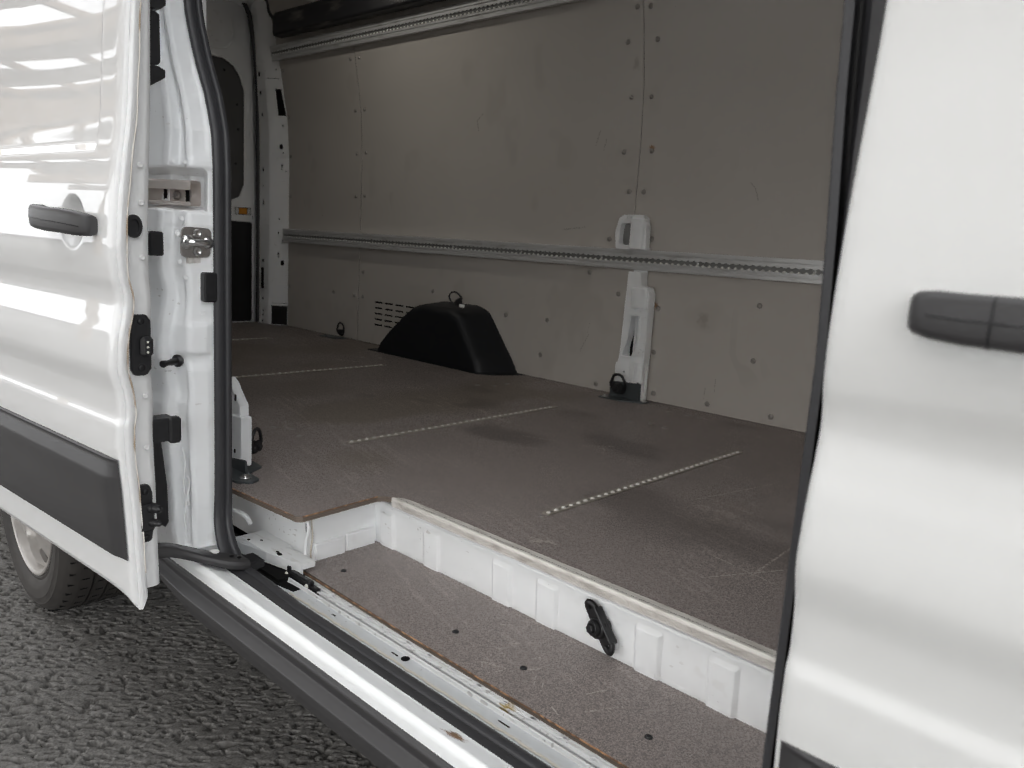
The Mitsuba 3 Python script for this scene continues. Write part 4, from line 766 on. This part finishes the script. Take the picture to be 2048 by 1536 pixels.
# blacked-out front pillar strip between seal and door
part('front_pillar', gridmesh(np.array([[(x - np.interp(z, [.6, 1.0, 1.25, 1.44, 2.2], [0, .0, .003, .012, .05]), y + side(z) * w, z) for z in np.linspace(.50, 2.25, 90)] for x, y, w in [tuple(q) for q in fillet([(-.190, .668, .9), (-.228, .660, .9), (-.2445, .662, .8), (-.2500, .676, .4), (-.252, .72, 0), (-.235, .80, 0), (-.05, .82, 0)], .004)]])), 'rubber', 50)

# ================================================================== rear wheel
WC = np.array([-2.60, .0, .340])
ty = [(.218, .668), (.224, .664), (.232, .666), (.245, .6585), (.262, .6550), (.280, .6545), (.284, .6535), (.287, .6555), (.300, .6585), (.304, .6575), (.307, .6610), (.318, .668), (.328, .680), (.334, .693), (.3365, .706)]
gro = []
for k, yv in enumerate(np.linspace(.706, .884, 5)[:-1]):
    gro += [(.3372 if k else .3368, yv + .002), (.3385, yv + .036), (.3300, yv + .0375), (.3300, yv + .0430), (.3385, yv + .0445)]
ty += gro + [(.3365, .886), (.328, .905), (.30, .925), (.24, .925), (.218, .915)]
wh = part('rear_wheel', lathe(ty, WC, (0, 1, 0), 96) if False else lathe([(r, y) for r, y in ty], WC, (0, 1, 0), 110), 'tyre_rubber', 40, label='rear wheel showing below the open sliding door')
blocks = []
for a in np.arange(0, 360, 7.5):
    for yv in (.712, .757, .802, .846):
        b = bx(-.0016, .0016, yv + .002, yv + .022, -.3392, -.333); b.apply_transform(trimesh.transformations.rotation_matrix(math.radians(a + yv * 90), (0, 1, 0))); b.apply_translation(WC); blocks.append(b)
    b = bx(-.0014, .0014, .6795, .700, -.3345, -.316); b.apply_transform(trimesh.transformations.rotation_matrix(math.radians(a), (0, 1, 0))); b.apply_translation(WC); blocks.append(b)
add(wh + '__tread_sipes', blocks, 'dark_void', kind='stuff')
rim = add(wh + '__rim', lathe([(.218, .690), (.219, .668), (.217, .6625), (.212, .6610), (.206, .664), (.203, .672), (.1995, .700), (.17, .76), (.05, .78), (0, .78)], WC, (0, 1, 0), 72), 'wheel_silver', 40)
# dished wheel disc with slots
hole_c = [(.158 * math.cos(math.radians(a)), .158 * math.sin(math.radians(a))) for a in np.arange(8, 368, 45)]
disc = Point(0, 0).buffer(.2035, 48)
slots = unary_union([rpoly(Polygon([(.140 * math.cos(math.radians(a - 7)), .140 * math.sin(math.radians(a - 7))), (.185 * math.cos(math.radians(a - 9)), .185 * math.sin(math.radians(a - 9))), (.185 * math.cos(math.radians(a + 9)), .185 * math.sin(math.radians(a + 9))), (.140 * math.cos(math.radians(a + 7)), .140 * math.sin(math.radians(a + 7)))]), .006) for a in np.arange(-62, 298, 60)])
dm = trimesh.creation.extrude_polygon(disc.difference(slots), .012, engine='earcut'); dm = dm.subdivide_to_size(.03)
v = np.array(dm.vertices); r_ = np.hypot(v[:, 0], v[:, 1]); ang = np.degrees(np.arctan2(v[:, 1], v[:, 0]))
ridge = np.abs(((ang + 62 + 30) % 60) - 30) / 30
dep = np.interp(r_, [0, .06, .10, .15, .19, .2035], [.008, .004, .0, .010, .022, .030]) - .012 * ridge * ((r_ > .09) & (r_ < .195))
dm.vertices = np.stack([v[:, 0] + WC[0], .668 + dep + v[:, 2], v[:, 1] + WC[2]], 1)
add(wh + '__wheel_disc', dm, 'wheel_silver', 25)
for a in range(0, 360, 60):
    add(wh + '__wheel_nut', lathe([(0, .016), (.007, .016), (.0095, .012), (.0095, 0)], WC + [.062 * math.cos(math.radians(a)), .674, .062 * math.sin(math.radians(a))], (0, -1, 0), 6), 'wheel_silver', 20)
add(wh + '__brake', lathe([(.0, .74), (.19, .74)], WC, (0, 1, 0), 40), 'dark_void')
ar_ = np.radians(np.linspace(-8, 188, 50))
part('wheel_arch_liner', [gridmesh(np.array([[WC + [r * math.cos(a), y, r * math.sin(a)] for r, y in ((.43, .70), (.43, 1.05), (.02, 1.05))] for a in ar_])), bx(-3.1, -2.1, 1.04, 1.06, .2, .70)], 'dark_void')

# ================================================================== roof with rafters that mirrors in the paint (stands above the place, out of frame)
cn = 'canopy'
labels[cn] = dict(label='open timber roof above the van, mirrored in the white sliding door', category='canopy')
for k, y_ in enumerate(np.arange(-9.1, .3, .95)):
    add(cn + '__rafter', bx(-19.0, 3.5, y_ - .05, y_ + .05, 3.55, 3.75, .01), 'beam_wood')
for k, y_ in enumerate(np.arange(-9.1, .3, .95)[:-1]):
    if k % 2: add(cn + '__roof_board', bx(-19.0, 3.5, y_ + .0, y_ + .95, 3.86, 3.90), 'beam_wood')
for x_ in np.arange(-18.6, 3.2, 1.9):
    add(cn + '__purlin', bx(x_ - .035, x_ + .035, -9.3, .2, 3.76, 3.84, .008), 'beam_wood')
for x_, y_ in ((-18.8, -9.1), (3.3, -9.1), (-18.8, .4), (-10.0, -9.1)):
    add(cn + '__post', bx(x_ - .1, x_ + .1, y_ - .1, y_ + .1, -.01, 3.55, .01), 'beam_wood')
